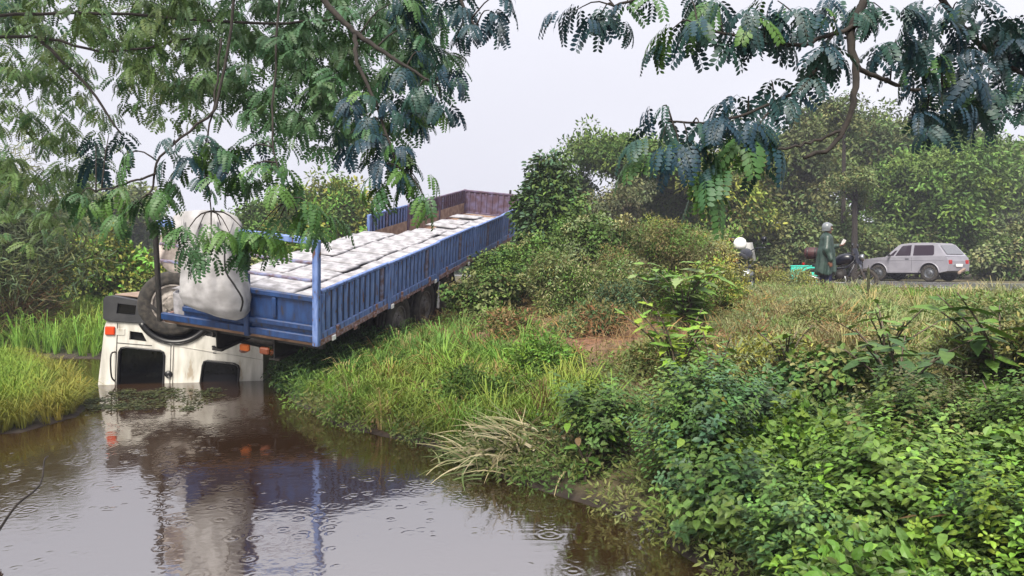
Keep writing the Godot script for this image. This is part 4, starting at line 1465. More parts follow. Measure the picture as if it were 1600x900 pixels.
func hand_bones(w: Vector3, dir: Vector3, palm: Vector3, curl: float, s := 1.0) -> Array:
	# w wrist, dir towards the fingers, palm the way the palm faces, s which side the thumb is on
	var side := dir.cross(palm).normalized() * s
	var r := []
	var k0 := w + dir * 0.085
	for i in 4:
		var o := side * (0.028 - 0.019 * i)
		r.append([w + o * 0.55, 0.014, k0 + o, 0.0105])
		var ln: float = [0.070, 0.078, 0.073, 0.056][i]
		var p := k0 + o
		var d := dir
		for j in 3:
			d = (d + palm * curl * (0.5 + 0.25 * j)).normalized()
			var q: Vector3 = p + d * ln * [0.45, 0.32, 0.25][j]
			r.append([p, 0.0092 - 0.0008 * j, q, 0.0086 - 0.0009 * j])
			p = q
	var t0 := w + dir * 0.025 + side * 0.020
	var t1 := t0 + (dir * 0.6 + side * 0.8 + palm * 0.3).normalized() * 0.042
	var t2 := t1 + (dir * 0.85 + side * 0.25 + palm * 0.5 * (0.4 + curl)).normalized() * 0.034
	r.append([t0, 0.013, t1, 0.0105])
	r.append([t1, 0.0105, t2, 0.0085])
	r.append([t2, 0.0088, t2 + (t2 - t1).normalized() * 0.022 + palm * 0.006, 0.0072])
	return r

func person(p: Vector3, turn: float) -> void:
	# local x is the way the person looks; y up; z the person's right
	var root := thing("person", "person in a dark green raincoat and grey helmet standing beside the dark motorcycle", "person", p, turn)
	var hl := Vector3(0.34, 1.20, -0.10)     # left hand raised before the chest
	var hr := Vector3(0.06, 0.80, 0.30)
	var st := soft()
	var bones := [
		[Vector3(0, 0.92, 0), 0.135, Vector3(0, 1.10, 0), 0.125], [Vector3(0, 1.10, 0), 0.125, Vector3(0.01, 1.33, 0), 0.135],
		[Vector3(0, 1.38, -0.13), 0.07, Vector3(0, 1.38, 0.13), 0.07], [Vector3(0.01, 1.36, 0), 0.09, Vector3(0.03, 1.50, 0), 0.055],
		[Vector3(0.03, 1.46, 0), 0.055, Vector3(0.045, 1.56, 0), 0.055],
		[Vector3(0, 1.37, -0.18), 0.055, Vector3(0.05, 1.12, -0.24), 0.042], [Vector3(0.05, 1.12, -0.24), 0.042, hl, 0.030],
		[Vector3(0, 1.37, 0.18), 0.055, Vector3(-0.02, 1.09, 0.25), 0.042], [Vector3(-0.02, 1.09, 0.25), 0.042, hr, 0.030]]
	for s in [-1, 1]:
		var f: float = 0.05 * s
		bones.append_array([[Vector3(0, 0.90, s * 0.085), 0.095, Vector3(f + 0.02, 0.48, s * 0.10), 0.060], [Vector3(f + 0.02, 0.48, s * 0.10), 0.058, Vector3(f, 0.26, s * 0.105), 0.052], [Vector3(f, 0.30, s * 0.105), 0.054, Vector3(f - 0.02, 0.09, s * 0.11), 0.037], [Vector3(f - 0.05, 0.045, s * 0.11), 0.038, Vector3(f + 0.08, 0.035, s * 0.12), 0.036], [Vector3(f + 0.06, 0.032, s * 0.12), 0.036, Vector3(f + 0.15, 0.022, s * 0.125), 0.024]])
	nets(st, bones, 0.016, 0.04)
	# the head, with nose, lips, ears, eye sockets
	nets(st, [[Vector3(0.035, 1.56, 0), 0.062, Vector3(0.055, 1.56, 0), 0.058], [Vector3(0.035, 1.66, 0), 0.098, Vector3(0.055, 1.645, 0), 0.088], [Vector3(0.10, 1.54, 0), 0.030, Vector3(0.075, 1.56, 0), 0.05], [Vector3(0.142, 1.655, 0), 0.009, Vector3(0.158, 1.615, 0), 0.014], [Vector3(0.130, 1.575, -0.02), 0.009, Vector3(0.130, 1.575, 0.02), 0.009], [Vector3(0.04, 1.65, -0.098), 0.012, Vector3(0.04, 1.61, -0.094), 0.012], [Vector3(0.04, 1.65, 0.098), 0.012, Vector3(0.04, 1.61, 0.094), 0.012], [Vector3(0.132, 1.665, -0.05), 0.008, Vector3(0.138, 1.668, -0.02), 0.010], [Vector3(0.132, 1.665, 0.05), 0.008, Vector3(0.138, 1.668, 0.02), 0.010]], 0.006, 0.012)
	var dl := (hl - Vector3(0.05, 1.12, -0.24)).normalized()
	nets(st, hand_bones(hl, dl, Vector3(0.1, 0.75, 0.5).normalized(), 0.75, 1.0), 0.0045, 0.006)
	nets(st, hand_bones(hr, Vector3(0.15, -0.98, 0.05).normalized(), Vector3(0.1, 0.1, -0.98).normalized(), 0.3, -1.0), 0.0045, 0.006)
	part(st, M.skin, "body", root)
	for s in [-1, 1]:
		st = soft()
		lathe(st, [Vector2(0, -0.008), Vector2(0.008, -0.005), Vector2(0.011, 0.0), Vector2(0.008, 0.006), Vector2(0, 0.008)], Transform3D(Basis(), Vector3(0.138, 1.642, s * 0.034)), 10)
		part(st, M.white_plastic, "eye", root)
	st = soft()
	nets(st, [[Vector3(0, 0.92, 0), 0.15, Vector3(0, 0.98, 0), 0.15], [Vector3(0, 0.90, -0.085), 0.108, Vector3(-0.03, 0.48, -0.10), 0.075], [Vector3(-0.03, 0.48, -0.10), 0.075, Vector3(-0.05, 0.25, -0.105), 0.074], [Vector3(0, 0.90, 0.085), 0.108, Vector3(0.07, 0.48, 0.10), 0.075], [Vector3(0.07, 0.48, 0.10), 0.075, Vector3(0.05, 0.25, 0.105), 0.074]], 0.018, 0.03)
	part(st, M.denim, "trousers", root)
	# the raincoat: falls wide to below the knee, folds running down, sleeves to the wrists
	st = soft()
	nets(st, [[Vector3(0.01, 1.40, -0.12), 0.10, Vector3(0.01, 1.40, 0.12), 0.10], [Vector3(0.01, 1.36, 0), 0.165, Vector3(0, 1.0, 0), 0.205], [Vector3(0, 1.0, 0), 0.205, Vector3(-0.01, 0.32, 0), 0.265], [Vector3(0.01, 1.38, -0.17), 0.085, Vector3(0.05, 1.12, -0.25), 0.085], [Vector3(0.05, 1.12, -0.25), 0.085, hl - dl * 0.04, 0.062], [Vector3(0.01, 1.38, 0.17), 0.085, Vector3(-0.02, 1.09, 0.26), 0.085], [Vector3(-0.02, 1.09, 0.26), 0.085, hr + Vector3(0, 0.05, 0), 0.062], [Vector3(0.0, 1.44, 0), 0.085, Vector3(0.0, 1.50, 0), 0.075]], 0.018, 0.05,
		func(q: Vector3, d: float) -> float:
			var a := atan2(q.z, q.x)
			var low := smoothstep(1.3, 0.5, q.y)
			d += 0.030 * low * sin(a * 7.0 + q.y * 2.5) + 0.014 * sin(a * 13.0 + 1.0 + q.y * 6.0) * low
			return maxf(d, 0.47 + 0.04 * sin(a * 3.0) - q.y))
	part(st, M.raincoat, "raincoat", root)
	# helmet: a shell open at the face, a peak
	st = soft()
	nets(st, [[Vector3(0.02, 1.68, 0), 0.128, Vector3(0.05, 1.67, 0), 0.122], [Vector3(0.01, 1.60, 0), 0.115, Vector3(0.02, 1.66, 0), 0.12]], 0.011, 0.02,
		func(q: Vector3, d: float) -> float:
			return maxf(maxf(d, 1.57 - q.y), minf(q.x - 0.10, 1.70 - q.y) ))
	part(st, M.helmet_grey, "helmet", root)
	for s in [-1, 1]:
		st = flat()
		bx(st, Vector3(0.05 * s + 0.035, 0.008, s * 0.117), Vector3(0.26, 0.018, 0.085), 0.006)
		part(st, M.black_plastic, "sandal", root)
	# what the raised hand holds
	var paper := flat()
	bx(paper, Vector3.ZERO, Vector3(0.10, 0.15, 0.012), 0.004, Transform3D(Basis.from_euler(Vector3(0.3, 0.5, -0.3)), Vector3.ZERO))
	var pp := part(paper, M.white_plastic, "folded_paper")
	pp.transform = root.transform * Transform3D(Basis(), hl + dl * 0.10 + Vector3(0.0, 0.06, 0.02))
	tag(pp, "folded white paper held up in the raincoated person's hand", "paper")

func small_things() -> void:
	# turquoise plastic table behind the motorcycle
	var root := thing("plastic_table", "turquoise plastic table with arched legs standing behind the dark motorcycle", "table", on(9.25, 23.2), -0.3)
	var st := flat()
	bx(st, Vector3(0, 0.66, 0), Vector3(0.78, 0.04, 0.60), 0.012)
	part(st, M.turquoise, "table_top", root)
	for z in [-0.27, 0.27]:
		var q := CSGPolygon3D.new()
		var pts := PackedVector2Array([Vector2(-0.38, 0.0), Vector2(-0.38, 0.64), Vector2(0.38, 0.64), Vector2(0.38, 0.0), Vector2(0.28, 0.0)])
		for k in 13:
			var a := PI * k / 12.0
			pts.append(Vector2(0.22 * cos(a) + 0.03, 0.30 + 0.22 * sin(a)))
		pts.append(Vector2(-0.20, 0.0))
		q.polygon = pts
		q.depth = 0.03
		q.position.z = z + 0.015
		q.material = M.turquoise
		put(q, "leg_panel", root)
	# a bag strapped on the tail of the motorcycle
	var b := thing("tail_bag", "dark red soft bag strapped to the tail of the dark motorcycle", "bag", Vector3.ZERO)
	b.transform = BIKE * Transform3D(Basis(), Vector3(-0.66, 0.86, 0.0))
	st = soft()
	tube(st, curve([Vector3(-0.20, 0.13, 0), Vector3(-0.02, 0.15, 0), Vector3(0.18, 0.13, 0)], 8), [0.08, 0.14, 0.155, 0.16, 0.16, 0.16, 0.155, 0.14, 0.09], 16)
	part(st, M.maroon_bag, "bag_body", b)
	for x in [-0.1, 0.1]:
		st = soft()
		lathe(st, [Vector2(0.163, -0.015), Vector2(0.168, -0.012), Vector2(0.168, 0.012), Vector2(0.163, 0.015)], Transform3D(Basis(Vector3(0, 0, -1), Vector3.UP, Vector3(1, 0, 0)), Vector3(x, 0.145, 0)), 20)
		part(st, M.black_plastic, "strap", b)

var BIKE := Transform3D()
func roadside() -> void:
	car()
	var p := on(8.62, 19.3)
	p.y = ground(8.62, 19.3) + 0.0
	var m := motorcycle("dark motorcycle on the road verge in front of the pale car", p, -0.62, M.bike_dark, false)
	BIKE = m.transform
	motorcycle("motorcycle with white fairing half hidden behind the roadside weeds", on(4.95, 15.6, 0.02), 1.05, M.bike_dark, true)
	var h := soft()
	lathe(h, [Vector2(0.0, -0.10), Vector2(0.10, -0.10), Vector2(0.13, -0.04), Vector2(0.135, 0.03), Vector2(0.11, 0.10), Vector2(0.06, 0.14), Vector2(0.0, 0.15)], Transform3D(Basis(Vector3.RIGHT, Vector3(0, 0, -1), Vector3.UP), Vector3.ZERO), 22)
	var hm := part(h, M.white_plastic, "crash_helmet")
	hm.position = on(4.95, 15.6, 0.02) + Vector3(-0.14, 1.06, 0.16)
	tag(hm, "white crash helmet hung on the handlebar of the half hidden motorcycle", "helmet")
	person(on(8.15, 19.0), -0.25)
	small_things()
# ------------------------------------------------------------------ vegetation
# ground cover scattered where keep(x, d) says how likely; colours by pick(x, d)
func cover(called: String, label: String, box: Rect2, n: int, mesh: Mesh, m: Material, keep: Callable, pick: Callable, s0: float, s1: float, lift := 0.0) -> void:
	var xf := []
	var cc := []
	for i in n:
		var x := rng.randf_range(box.position.x, box.end.x)
		var d := rng.randf_range(box.position.y, box.end.y)
		if rng.randf() > keep.call(x, d): continue
		var s := rng.randf_range(s0, s1)
		var b := Basis.from_euler(Vector3(rng.randf_range(-0.18, 0.18), rng.randf() * TAU, rng.randf_range(-0.18, 0.18))).scaled(Vector3(s, s * rng.randf_range(0.8, 1.25), s))
		xf.append(Transform3D(b, on(x, d, lift * s)))
		cc.append(tint(pick.call(x, d), 0.2))
	var o := multi(xf, cc, mesh, m, called, self)
	tag(o, label, "", "", "stuff")

var patch := FastNoiseLite.new()
func dry(f: float, x: float, d: float) -> float:
	return clampf(0.5 + 1.4 * patch.get_noise_2d(x * f, d * f), 0, 1)

const G_LUSH := Color(0.129, 0.258, 0.038)
const G_YELLOW := Color(0.227, 0.258, 0.053)
const G_MID := Color(0.093, 0.169, 0.038)
const G_DARK := Color(0.052, 0.111, 0.038)
const G_BLUE := Color(0.076, 0.144, 0.076)
const G_OLIVE := Color(0.144, 0.160, 0.059)
const G_PALE := Color(0.197, 0.227, 0.113)
const LEAF_SPOT := Color(0.30, 0.20, 0.04)
const STRAW := Color(0.351, 0.270, 0.121)
const BROWN := Color(0.203, 0.115, 0.061)

func ground_cover() -> void:
	rng.seed = 31
	patch.seed = 8
	patch.frequency = 0.35
	var wet := func(x, d) -> bool: return ground(x, d) < 0.035
	# long green grass on the shore under the trailer and before it
	cover("long_grass", "long bright green grass on the bank between the trailer and the water", Rect2(-3.6, 6.8, 5.2, 5.4), 2600, CL.lush[0], M.leaf,
		func(x, d) -> float:
			if wet.call(x, d): return 0.0
			var s := inside(POOL, Vector2(x, d))
			return clampf(1.25 - s * 0.40, 0.0, 1.0) * (1.0 - 0.75 * smoothstep(-1.6, -2.4, x) * smoothstep(9.2, 9.8, d)) * (1.0 - smoothstep(0.0, 1.1, x)) * (0.35 + 0.8 * dry(1.5, x + 9, d)),
		func(x, d) -> Color:
			if rng.randf() < 0.10: return STRAW.lerp(BROWN, rng.randf())
			return G_LUSH.lerp(G_YELLOW, dry(1.2, x, d) * 0.8) if d < 9.4 else G_MID.lerp(G_LUSH, dry(1.0, x, d) * 0.5), 0.35, 0.78)
	# low weeds over the whole bank
	cover("weeds", "low tangled weeds and herbs covering the earth bank", Rect2(-2.6, 4.0, 13.0, 15.5), 4600, CL.fine[0], M.leaf,
		func(x, d) -> float:
			if wet.call(x, d) or inside(POOL, Vector2(x, d)) < 0.02 or (Vector2(x, d) - ROAD_A).dot(ROAD_N) > -6.5 or absf(x) > 0.8 * d + 1.5: return 0.0
			var bare := smoothstep(-2.0, -0.5, x) * (1.0 - smoothstep(1.8, 4.2, x)) * smoothstep(8.0, 9.5, d) * (1.0 - smoothstep(12.5, 14.0, d))
			return clampf(0.9 - bare * (0.55 + 0.5 * dry(0.9, x + 4, d)), 0, 1),
		func(x, d) -> Color:
			var k := dry(0.8, x, d)
			if x > 3.2: return G_PALE.lerp(G_LUSH, k) if k < 0.7 else G_PALE.lerp(BROWN, (k - 0.7) * 1.6)
			return G_OLIVE.lerp(G_MID, k) if k < 0.6 else G_OLIVE.lerp(BROWN, (k - 0.6) * 1.4), 0.5, 1.2, 0.10)
	cover("dry_stems", "brown dead stems and dry weeds on the bare reddish part of the bank", Rect2(-1.8, 7.6, 6.0, 7.0), 620, CL.twig[0], M.dry_leaf,
		func(x, d) -> float: return 0.0 if inside(POOL, Vector2(x, d)) < 0.5 else dry(0.9, x + 4, d) * 0.8,
		func(x, d) -> Color: return BROWN.lerp(STRAW, dry(1.3, x, d)), 0.25, 0.6, 0.1)
	# the verge: short yellow-green grass up to the road
	cover("verge_grass", "short yellow-green grass on the level verge below the road", Rect2(1.5, 7.0, 16.0, 16.5), 11000, CL.short[0], M.leaf,
		func(x, d) -> float:
			if x > 0.78 * d + 0.5: return 0.0
			var across := (Vector2(x, d) - ROAD_A).dot(ROAD_N)
			return clampf(smoothstep(1.2, 3.5, x) * (1.0 - smoothstep(-8.0, -5.5, across) * 0.95) * (1.0 - smoothstep(-1.9, -0.35, across)) * (0.3 + 0.9 * dry(0.7, x, d + 7)), 0, 1),
		func(x, d) -> Color:
			var k := dry(0.5, x + 20, d)
			return G_LUSH.lerp(G_PALE, minf(k * 1.6, 1.0)) if k < 0.62 else G_PALE.lerp(Color(0.25, 0.20, 0.09), (k - 0.62) * 1.6), 0.35, 0.95)
	cover("seed_grass", "taller pale seeding grass standing in patches on the verge", Rect2(1.8, 6.5, 12.0, 14.0), 1500, CL.lush[1], M.leaf,
		func(x, d) -> float:
			if x > 0.78 * d + 0.5 or (Vector2(x, d) - ROAD_A).dot(ROAD_N) > -6.0: return 0.0
			return 0.7 * smoothstep(1.8, 3.2, x) * smoothstep(0.45, 0.75, dry(0.6, x, d + 3)),
		func(x, d) -> Color: return G_PALE.lerp(STRAW, dry(0.8, x, d) * 0.5), 0.35, 0.7)
	# far side of the ditch
	cover("far_bank_grass", "tall green grass on the far bank behind the overturned cab", Rect2(-26, 13.4, 24.0, 8.0), 7400, CL.reed[0], M.leaf,
		func(x, d) -> float:
			if wet.call(x, d): return 0.0
			return 0.9,
		func(x, d) -> Color: return G_LUSH.lerp(G_YELLOW, dry(0.6, x, d)), 0.4, 0.85)
	cover("island_grass", "bright green grass on the low tongue of land at the left of the water", Rect2(-15.5, 6.6, 11.0, 6.4), 5600, CL.lush[2], M.leaf,
		func(x, d) -> float:
			var k := inside(ISLE, Vector2(x, d))
			return 0.0 if k > 0.02 else 1.0,
		func(x, d) -> Color:
			var e := smoothstep(-0.7, 0.0, inside(ISLE, Vector2(x, d)))
			return Color(0.14, 0.23, 0.028).lerp(Color(0.20, 0.17, 0.035), e * 0.8), 0.28, 0.62)
	# weeds floating before the cab
	var xf := []
	var cc := []
	for i in 110:
		var p := Vector2(rng.randf_range(-5.6, -3.9), rng.randf_range(8.9, 10.4))
		if inside(ISLE, p) < 0.0 or rng.randf() > 1.15 - 0.45 * (p.x + 5.4): continue
		var s := rng.randf_range(0.4, 0.9)
		xf.append(Transform3D(Basis.from_euler(Vector3(0, rng.randf() * TAU, 0)).scaled(Vector3(s, s * 0.28, s)), Vector3(p.x, 0.01, -p.y)))
		cc.append(tint(Color(0.045, 0.055, 0.022), 0.3))
	tag(multi(xf, cc, CL.small[0], M.leaf, "floating_weeds", self), "dark weeds floating on the water in front of the cab", "", "", "stuff")
	# dark weeds at the foot of the bank below the trailer corner
	cover("shore_weeds", "dark leafy weeds along the water's edge under the trailer", Rect2(-3.7, 3.0, 5.8, 10.0), 2100, CL.fine[1], M.leaf,
		func(x, d) -> float:
			var s := inside(POOL, Vector2(x, d))
			return 0.0 if s < -0.14 or d < 2.9 else clampf(1.2 - s * (0.75 if d > 9.3 else 1.5), 0, 1),
		func(_x, d) -> Color: return G_DARK.lerp(G_MID, rng.randf()) if d > 9.3 else G_MID.lerp(G_OLIVE, rng.randf()), 0.6, 1.2, 0.1)

func shrubs() -> void:
	rng.seed = 41
	var sp: Array = CL.sprig
	var sm: Array = CL.small
	# nearest mass at the lower right
	var near := [
		["low dark green leafy shrub at the water's edge, nearest the lower edge of the photo", 1.62, 3.75, Vector3(0.42, 0.24, 0.42), 150, [G_MID, G_DARK]],
		["fresh green shrub with small leaves in the lower right foreground", 2.12, 3.95, Vector3(0.55, 0.30, 0.5), 230, [Color(0.115, 0.230, 0.029), G_MID, Color(0.115, 0.207, 0.040)]],
		["dense bright shrub filling the bottom right corner", 2.75, 3.9, Vector3(0.55, 0.28, 0.5), 220, [Color(0.132, 0.241, 0.034), G_MID]],
		["rounded shrub of mixed green behind the bottom right corner shrub", 2.75, 4.8, Vector3(0.6, 0.26, 0.45), 240, [G_MID, Color(0.115, 0.207, 0.040), G_OLIVE]],
		["dark blue-green shrub trailing down to the water at the bank's steep edge", 1.30, 5.05, Vector3(0.42, 0.46, 0.42), 240, [G_BLUE, G_MID, Color(0.069, 0.149, 0.040)]],
		["tall leafy shrub standing on the bank above the dark trailing one", 1.72, 5.6, Vector3(0.55, 0.38, 0.5), 230, [G_BLUE, G_MID, Color(0.057, 0.127, 0.034)]],
		["yellowish green shrub between the tall shrub and the corner shrubs", 2.05, 4.75, Vector3(0.5, 0.33, 0.45), 220, [Color(0.132, 0.241, 0.034), G_MID]],
		["leafy shrub just outside the photo's right edge, nearest the photographer", 3.6, 3.3, Vector3(0.6, 0.3, 0.5), 170, [G_MID, Color(0.115, 0.207, 0.040)]],
		["broad shrub outside the photo's right edge behind the nearest one", 4.4, 4.6, Vector3(0.7, 0.32, 0.6), 200, [G_MID, Color(0.115, 0.230, 0.034)]],
		["small-leaved shrub hanging over the water below the dark trailing one", 1.32, 4.35, Vector3(0.36, 0.24, 0.32), 150, [G_DARK, G_MID]],
		["low shrub at the very bottom of the photo right of the water", 1.62, 3.25, Vector3(0.38, 0.26, 0.4), 150, [Color(0.115, 0.230, 0.034), G_MID]],
		["sprawling light green shrub at the bottom edge of the photo", 2.25, 3.25, Vector3(0.45, 0.28, 0.4), 190, [Color(0.132, 0.241, 0.034), Color(0.069, 0.138, 0.034)]],
		["leafy shrub in the corner by the photo's right edge", 3.2, 4.3, Vector3(0.45, 0.24, 0.4), 170, [G_MID, Color(0.115, 0.207, 0.040)]],
		["small shrub at the water's edge beside the heap of cut reeds", 0.72, 6.0, Vector3(0.42, 0.30, 0.36), 130, [Color(0.069, 0.138, 0.034), G_MID]],
	]
	var kinds := [sp, CL.bigsprig, sm, sp]
	var broad := [big_leaf(0.095, 0.058, 0.25), big_leaf(0.08, 0.052, 0.45), big_leaf(0.11, 0.06, 0.35)]
	var tones := []
	for col in [Color(0.13, 0.24, 0.03), Color(0.10, 0.18, 0.035), Color(0.16, 0.25, 0.045), Color(0.22, 0.21, 0.04), Color(0.14, 0.09, 0.04), Color(0.06, 0.13, 0.035), Color(0.08, 0.16, 0.03)]:
		var lm0: StandardMaterial3D = leafy("shrub_leaf", 0.5, 0.5, 0.3)
		lm0.albedo_color = col.linear_to_srgb()
		tones.append(lm0)
	for a in near:
		var sh := shrub("shrub", a[0], "shrub", a[1], a[2], a[3], int(a[4] * 1.5), kinds[near.find(a) % 4], M.glossy_leaf, a[5], 0.85, 12, "", 0.42)
		var r: Vector3 = a[3]
		for i in 26:
			var q := rand_dir()
			q.y = absf(q.y) * 0.9 + 0.1
			var o := mesh_part(broad[rng.randi() % 3], tones[rng.randi() % 3 if rng.randf() < 0.6 else rng.randi() % tones.size()], "leaf", sh)
			var yaw := atan2(-q.z, q.x) + rng.randf_range(-0.6, 0.6)
			o.transform = Transform3D(Basis.from_euler(Vector3(rng.randf_range(-0.4, 0.4), yaw, rng.randf_range(-0.5, 0.3))).scaled(Vector3.ONE * rng.randf_range(0.55, 1.0)), Vector3(q.x * r.x, r.y * 0.84 + q.y * r.y * 0.95, q.z * r.z) * rng.randf_range(0.88, 1.02))
	var mid := [
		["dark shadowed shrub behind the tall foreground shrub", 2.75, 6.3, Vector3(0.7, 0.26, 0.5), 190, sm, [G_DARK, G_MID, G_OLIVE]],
		["fine-leaved olive shrub at the right edge behind the broad-leaved plant", 4.25, 6.2, Vector3(0.6, 0.32, 0.5), 220, CL.fine, [G_OLIVE, Color(0.065, 0.08, 0.04)]],
		["pale olive weed bush on the slope above the dark shadowed shrub", 2.9, 7.9, Vector3(0.7, 0.17, 0.5), 120, CL.fine, [G_OLIVE, G_PALE, G_YELLOW]],
		["low green bush on the slope right of the bare red earth", 1.7, 8.2, Vector3(0.5, 0.2, 0.4), 110, CL.fine, [G_OLIVE, G_MID]],
		["low weed bush at the right edge of the verge", 6.2, 9.4, Vector3(0.8, 0.18, 0.6), 130, CL.fine, [G_OLIVE, G_MID, G_PALE]],
		["greyish weed bush in the middle of the verge", 4.5, 9.8, Vector3(0.7, 0.14, 0.5), 90, CL.fine, [G_PALE, G_OLIVE]],
		["leafy bush of fresh green grass and herbs at the foot of the bank", -0.3, 7.9, Vector3(0.55, 0.22, 0.45), 130, CL.fine, [G_LUSH, G_MID]],
		["bush of narrow leaves on the shore next to the bright grass", 0.5, 8.5, Vector3(0.5, 0.26, 0.45), 130, CL.fine, [G_MID, G_LUSH]],
		["dark weedy bush in the shade under the trailer's front corner", -2.9, 10.6, Vector3(0.6, 0.26, 0.6), 200, CL.fine, [G_DARK, Color(0.025, 0.05, 0.02)]],  # dark weeds, with the shadow under the trailer painted into the leaf colour
		["dark weeds between the overturned cab and the bank", -2.55, 11.6, Vector3(0.8, 0.3, 0.7), 220, CL.fine, [G_DARK, Color(0.025, 0.05, 0.02)]],  # leaf colour darkened here too, to paint in the trailer's shadow
		["low dark bush half covering the bare red earth", 1.15, 10.6, Vector3(0.55, 0.2, 0.45), 130, CL.fine, [G_OLIVE, G_DARK, BROWN]],
		["thin brownish bush at the left end of the bare red earth", 0.05, 10.9, Vector3(0.45, 0.22, 0.4), 90, CL.fine, [G_OLIVE, BROWN, G_MID]],
		["grey-green bush above the bare red earth, right of the tangled one", 1.9, 11.8, Vector3(0.6, 0.34, 0.5), 170, CL.fine, [G_OLIVE, G_BLUE]],
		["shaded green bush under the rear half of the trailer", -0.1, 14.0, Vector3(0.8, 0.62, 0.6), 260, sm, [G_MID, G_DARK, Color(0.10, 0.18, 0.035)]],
		["olive thicket on the crest of the bank beside the trailer wheels", -0.35, 12.6, Vector3(0.8, 0.5, 0.7), 230, sm, [G_MID, G_OLIVE, Color(0.075, 0.12, 0.03)]],
		["dense green thicket leaning on the trailer's side", 0.35, 14.6, Vector3(0.8, 0.62, 0.8), 240, sm, [G_MID, Color(0.10, 0.18, 0.035), G_OLIVE]],
		["tangled olive bush on the slope above the bare earth", 0.9, 12.7, Vector3(0.75, 0.65, 0.6), 250, CL.fine, [G_OLIVE, G_MID, G_PALE]],
		["tall green bush behind the tangled olive one", 1.6, 14.2, Vector3(1.05, 1.0, 0.8), 380, sm, [G_MID, G_PALE, Color(0.07, 0.12, 0.03)]],
		["broad brownish bush sprawling over the crest of the bank", 2.5, 13.2, Vector3(1.05, 0.85, 0.8), 340, CL.fine, [G_OLIVE, G_MID, Color(0.12, 0.11, 0.05)]],
		["light green bush on the crest left of the white-faired motorcycle", 3.1, 14.6, Vector3(1.0, 0.95, 0.8), 320, CL.fine, [G_PALE, G_OLIVE, G_YELLOW]],
		["yellowing bush with reddish tips in front of the white-faired motorcycle", 3.9, 14.8, Vector3(0.7, 0.78, 0.6), 220, CL.fine, [G_PALE, G_OLIVE, Color(0.17, 0.12, 0.05)]],
		["pale weedy bush on the slope below the crest, left of the tall pale-leaved plant", 1.75, 12.6, Vector3(0.85, 0.62, 0.6), 260, CL.fine, [G_OLIVE, G_PALE, G_MID]],
		["light green bush round the foot of the tall pale-leaved plant", 2.75, 11.4, Vector3(0.6, 0.36, 0.5), 170, CL.fine, [G_LUSH, G_OLIVE]],
		["small bright bush at the right end of the crest, before the verge", 3.5, 12.4, Vector3(0.55, 0.42, 0.5), 160, CL.fine, [G_YELLOW, G_LUSH, G_OLIVE]],
		["low brown weed clump under the white-faired motorcycle", 6.0, 19.0, Vector3(0.9, 0.32, 0.6), 120, CL.fine, [G_OLIVE, BROWN]],
		["sparse weeds just left of the person in the raincoat", 7.0, 18.4, Vector3(0.7, 0.28, 0.5), 80, CL.fine, [G_PALE, G_YELLOW]],
		["leafy shrub on the crest right of the tall dark one at the tailgate corner", 1.7, 16.4, Vector3(0.9, 0.95, 0.8), 280, CL.mid, [G_DARK, G_MID]],
		["tall dark broad-leaved shrub hiding the trailer's tailgate corner", 0.92, 15.9, Vector3(0.80, 1.55, 0.75), 460, CL.mid, [G_BLUE, G_MID, Color(0.05, 0.10, 0.03)]],
	]
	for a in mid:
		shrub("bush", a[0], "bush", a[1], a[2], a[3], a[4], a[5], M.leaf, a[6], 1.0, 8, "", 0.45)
	# left bank
	var left := [
		["yellow-green bush on the far bank left of the overturned cab", -11.2, 20.0, Vector3(1.7, 1.1, 1.2), 420, CL.mid, [G_YELLOW, G_LUSH, Color(0.12, 0.15, 0.03)]],
		["light green bush behind the white bag on the far bank", -8.6, 21.5, Vector3(1.6, 1.2, 1.2), 380, CL.mid, [G_YELLOW, G_PALE, G_LUSH]],
		["brown dead bush of bare twigs on the far bank at the left", -10.9, 15.6, Vector3(0.9, 0.6, 0.7), 130, CL.twig, [BROWN, Color(0.17, 0.13, 0.08), G_OLIVE]],
		["pale green shrub behind the brown dead bush", -12.2, 17.2, Vector3(1.3, 0.9, 1.0), 260, CL.fine, [G_PALE, G_OLIVE]],
		["tall green bush on the far bank outside the photo's left edge", -17.5, 18.0, Vector3(2.0, 1.4, 1.3), 320, CL.mid, [G_LUSH, G_MID]],
		["wide olive bush farther along the far bank to the left", -22.0, 19.0, Vector3(2.4, 1.5, 1.4), 320, CL.mid, [G_OLIVE, G_MID]],
		["low green bush at the left edge on the far bank", -11.6, 14.9, Vector3(1.0, 0.5, 0.7), 200, CL.fine, [G_OLIVE, G_MID]],
		["green bush seen under the trailer's headboard rail", -6.3, 22.0, Vector3(1.5, 1.0, 1.2), 300, CL.mid, [G_LUSH, G_YELLOW]],
		["bright bush behind the front sacks of the trailer", -4.6, 24.0, Vector3(1.7, 1.2, 1.2), 330, CL.mid, [G_LUSH, G_MID]],
	]
	for a in left:
		shrub("bush", a[0], "bush", a[1], a[2], a[3], a[4], a[5], M.leaf, a[6], 1.1, 9, "", 0.5)

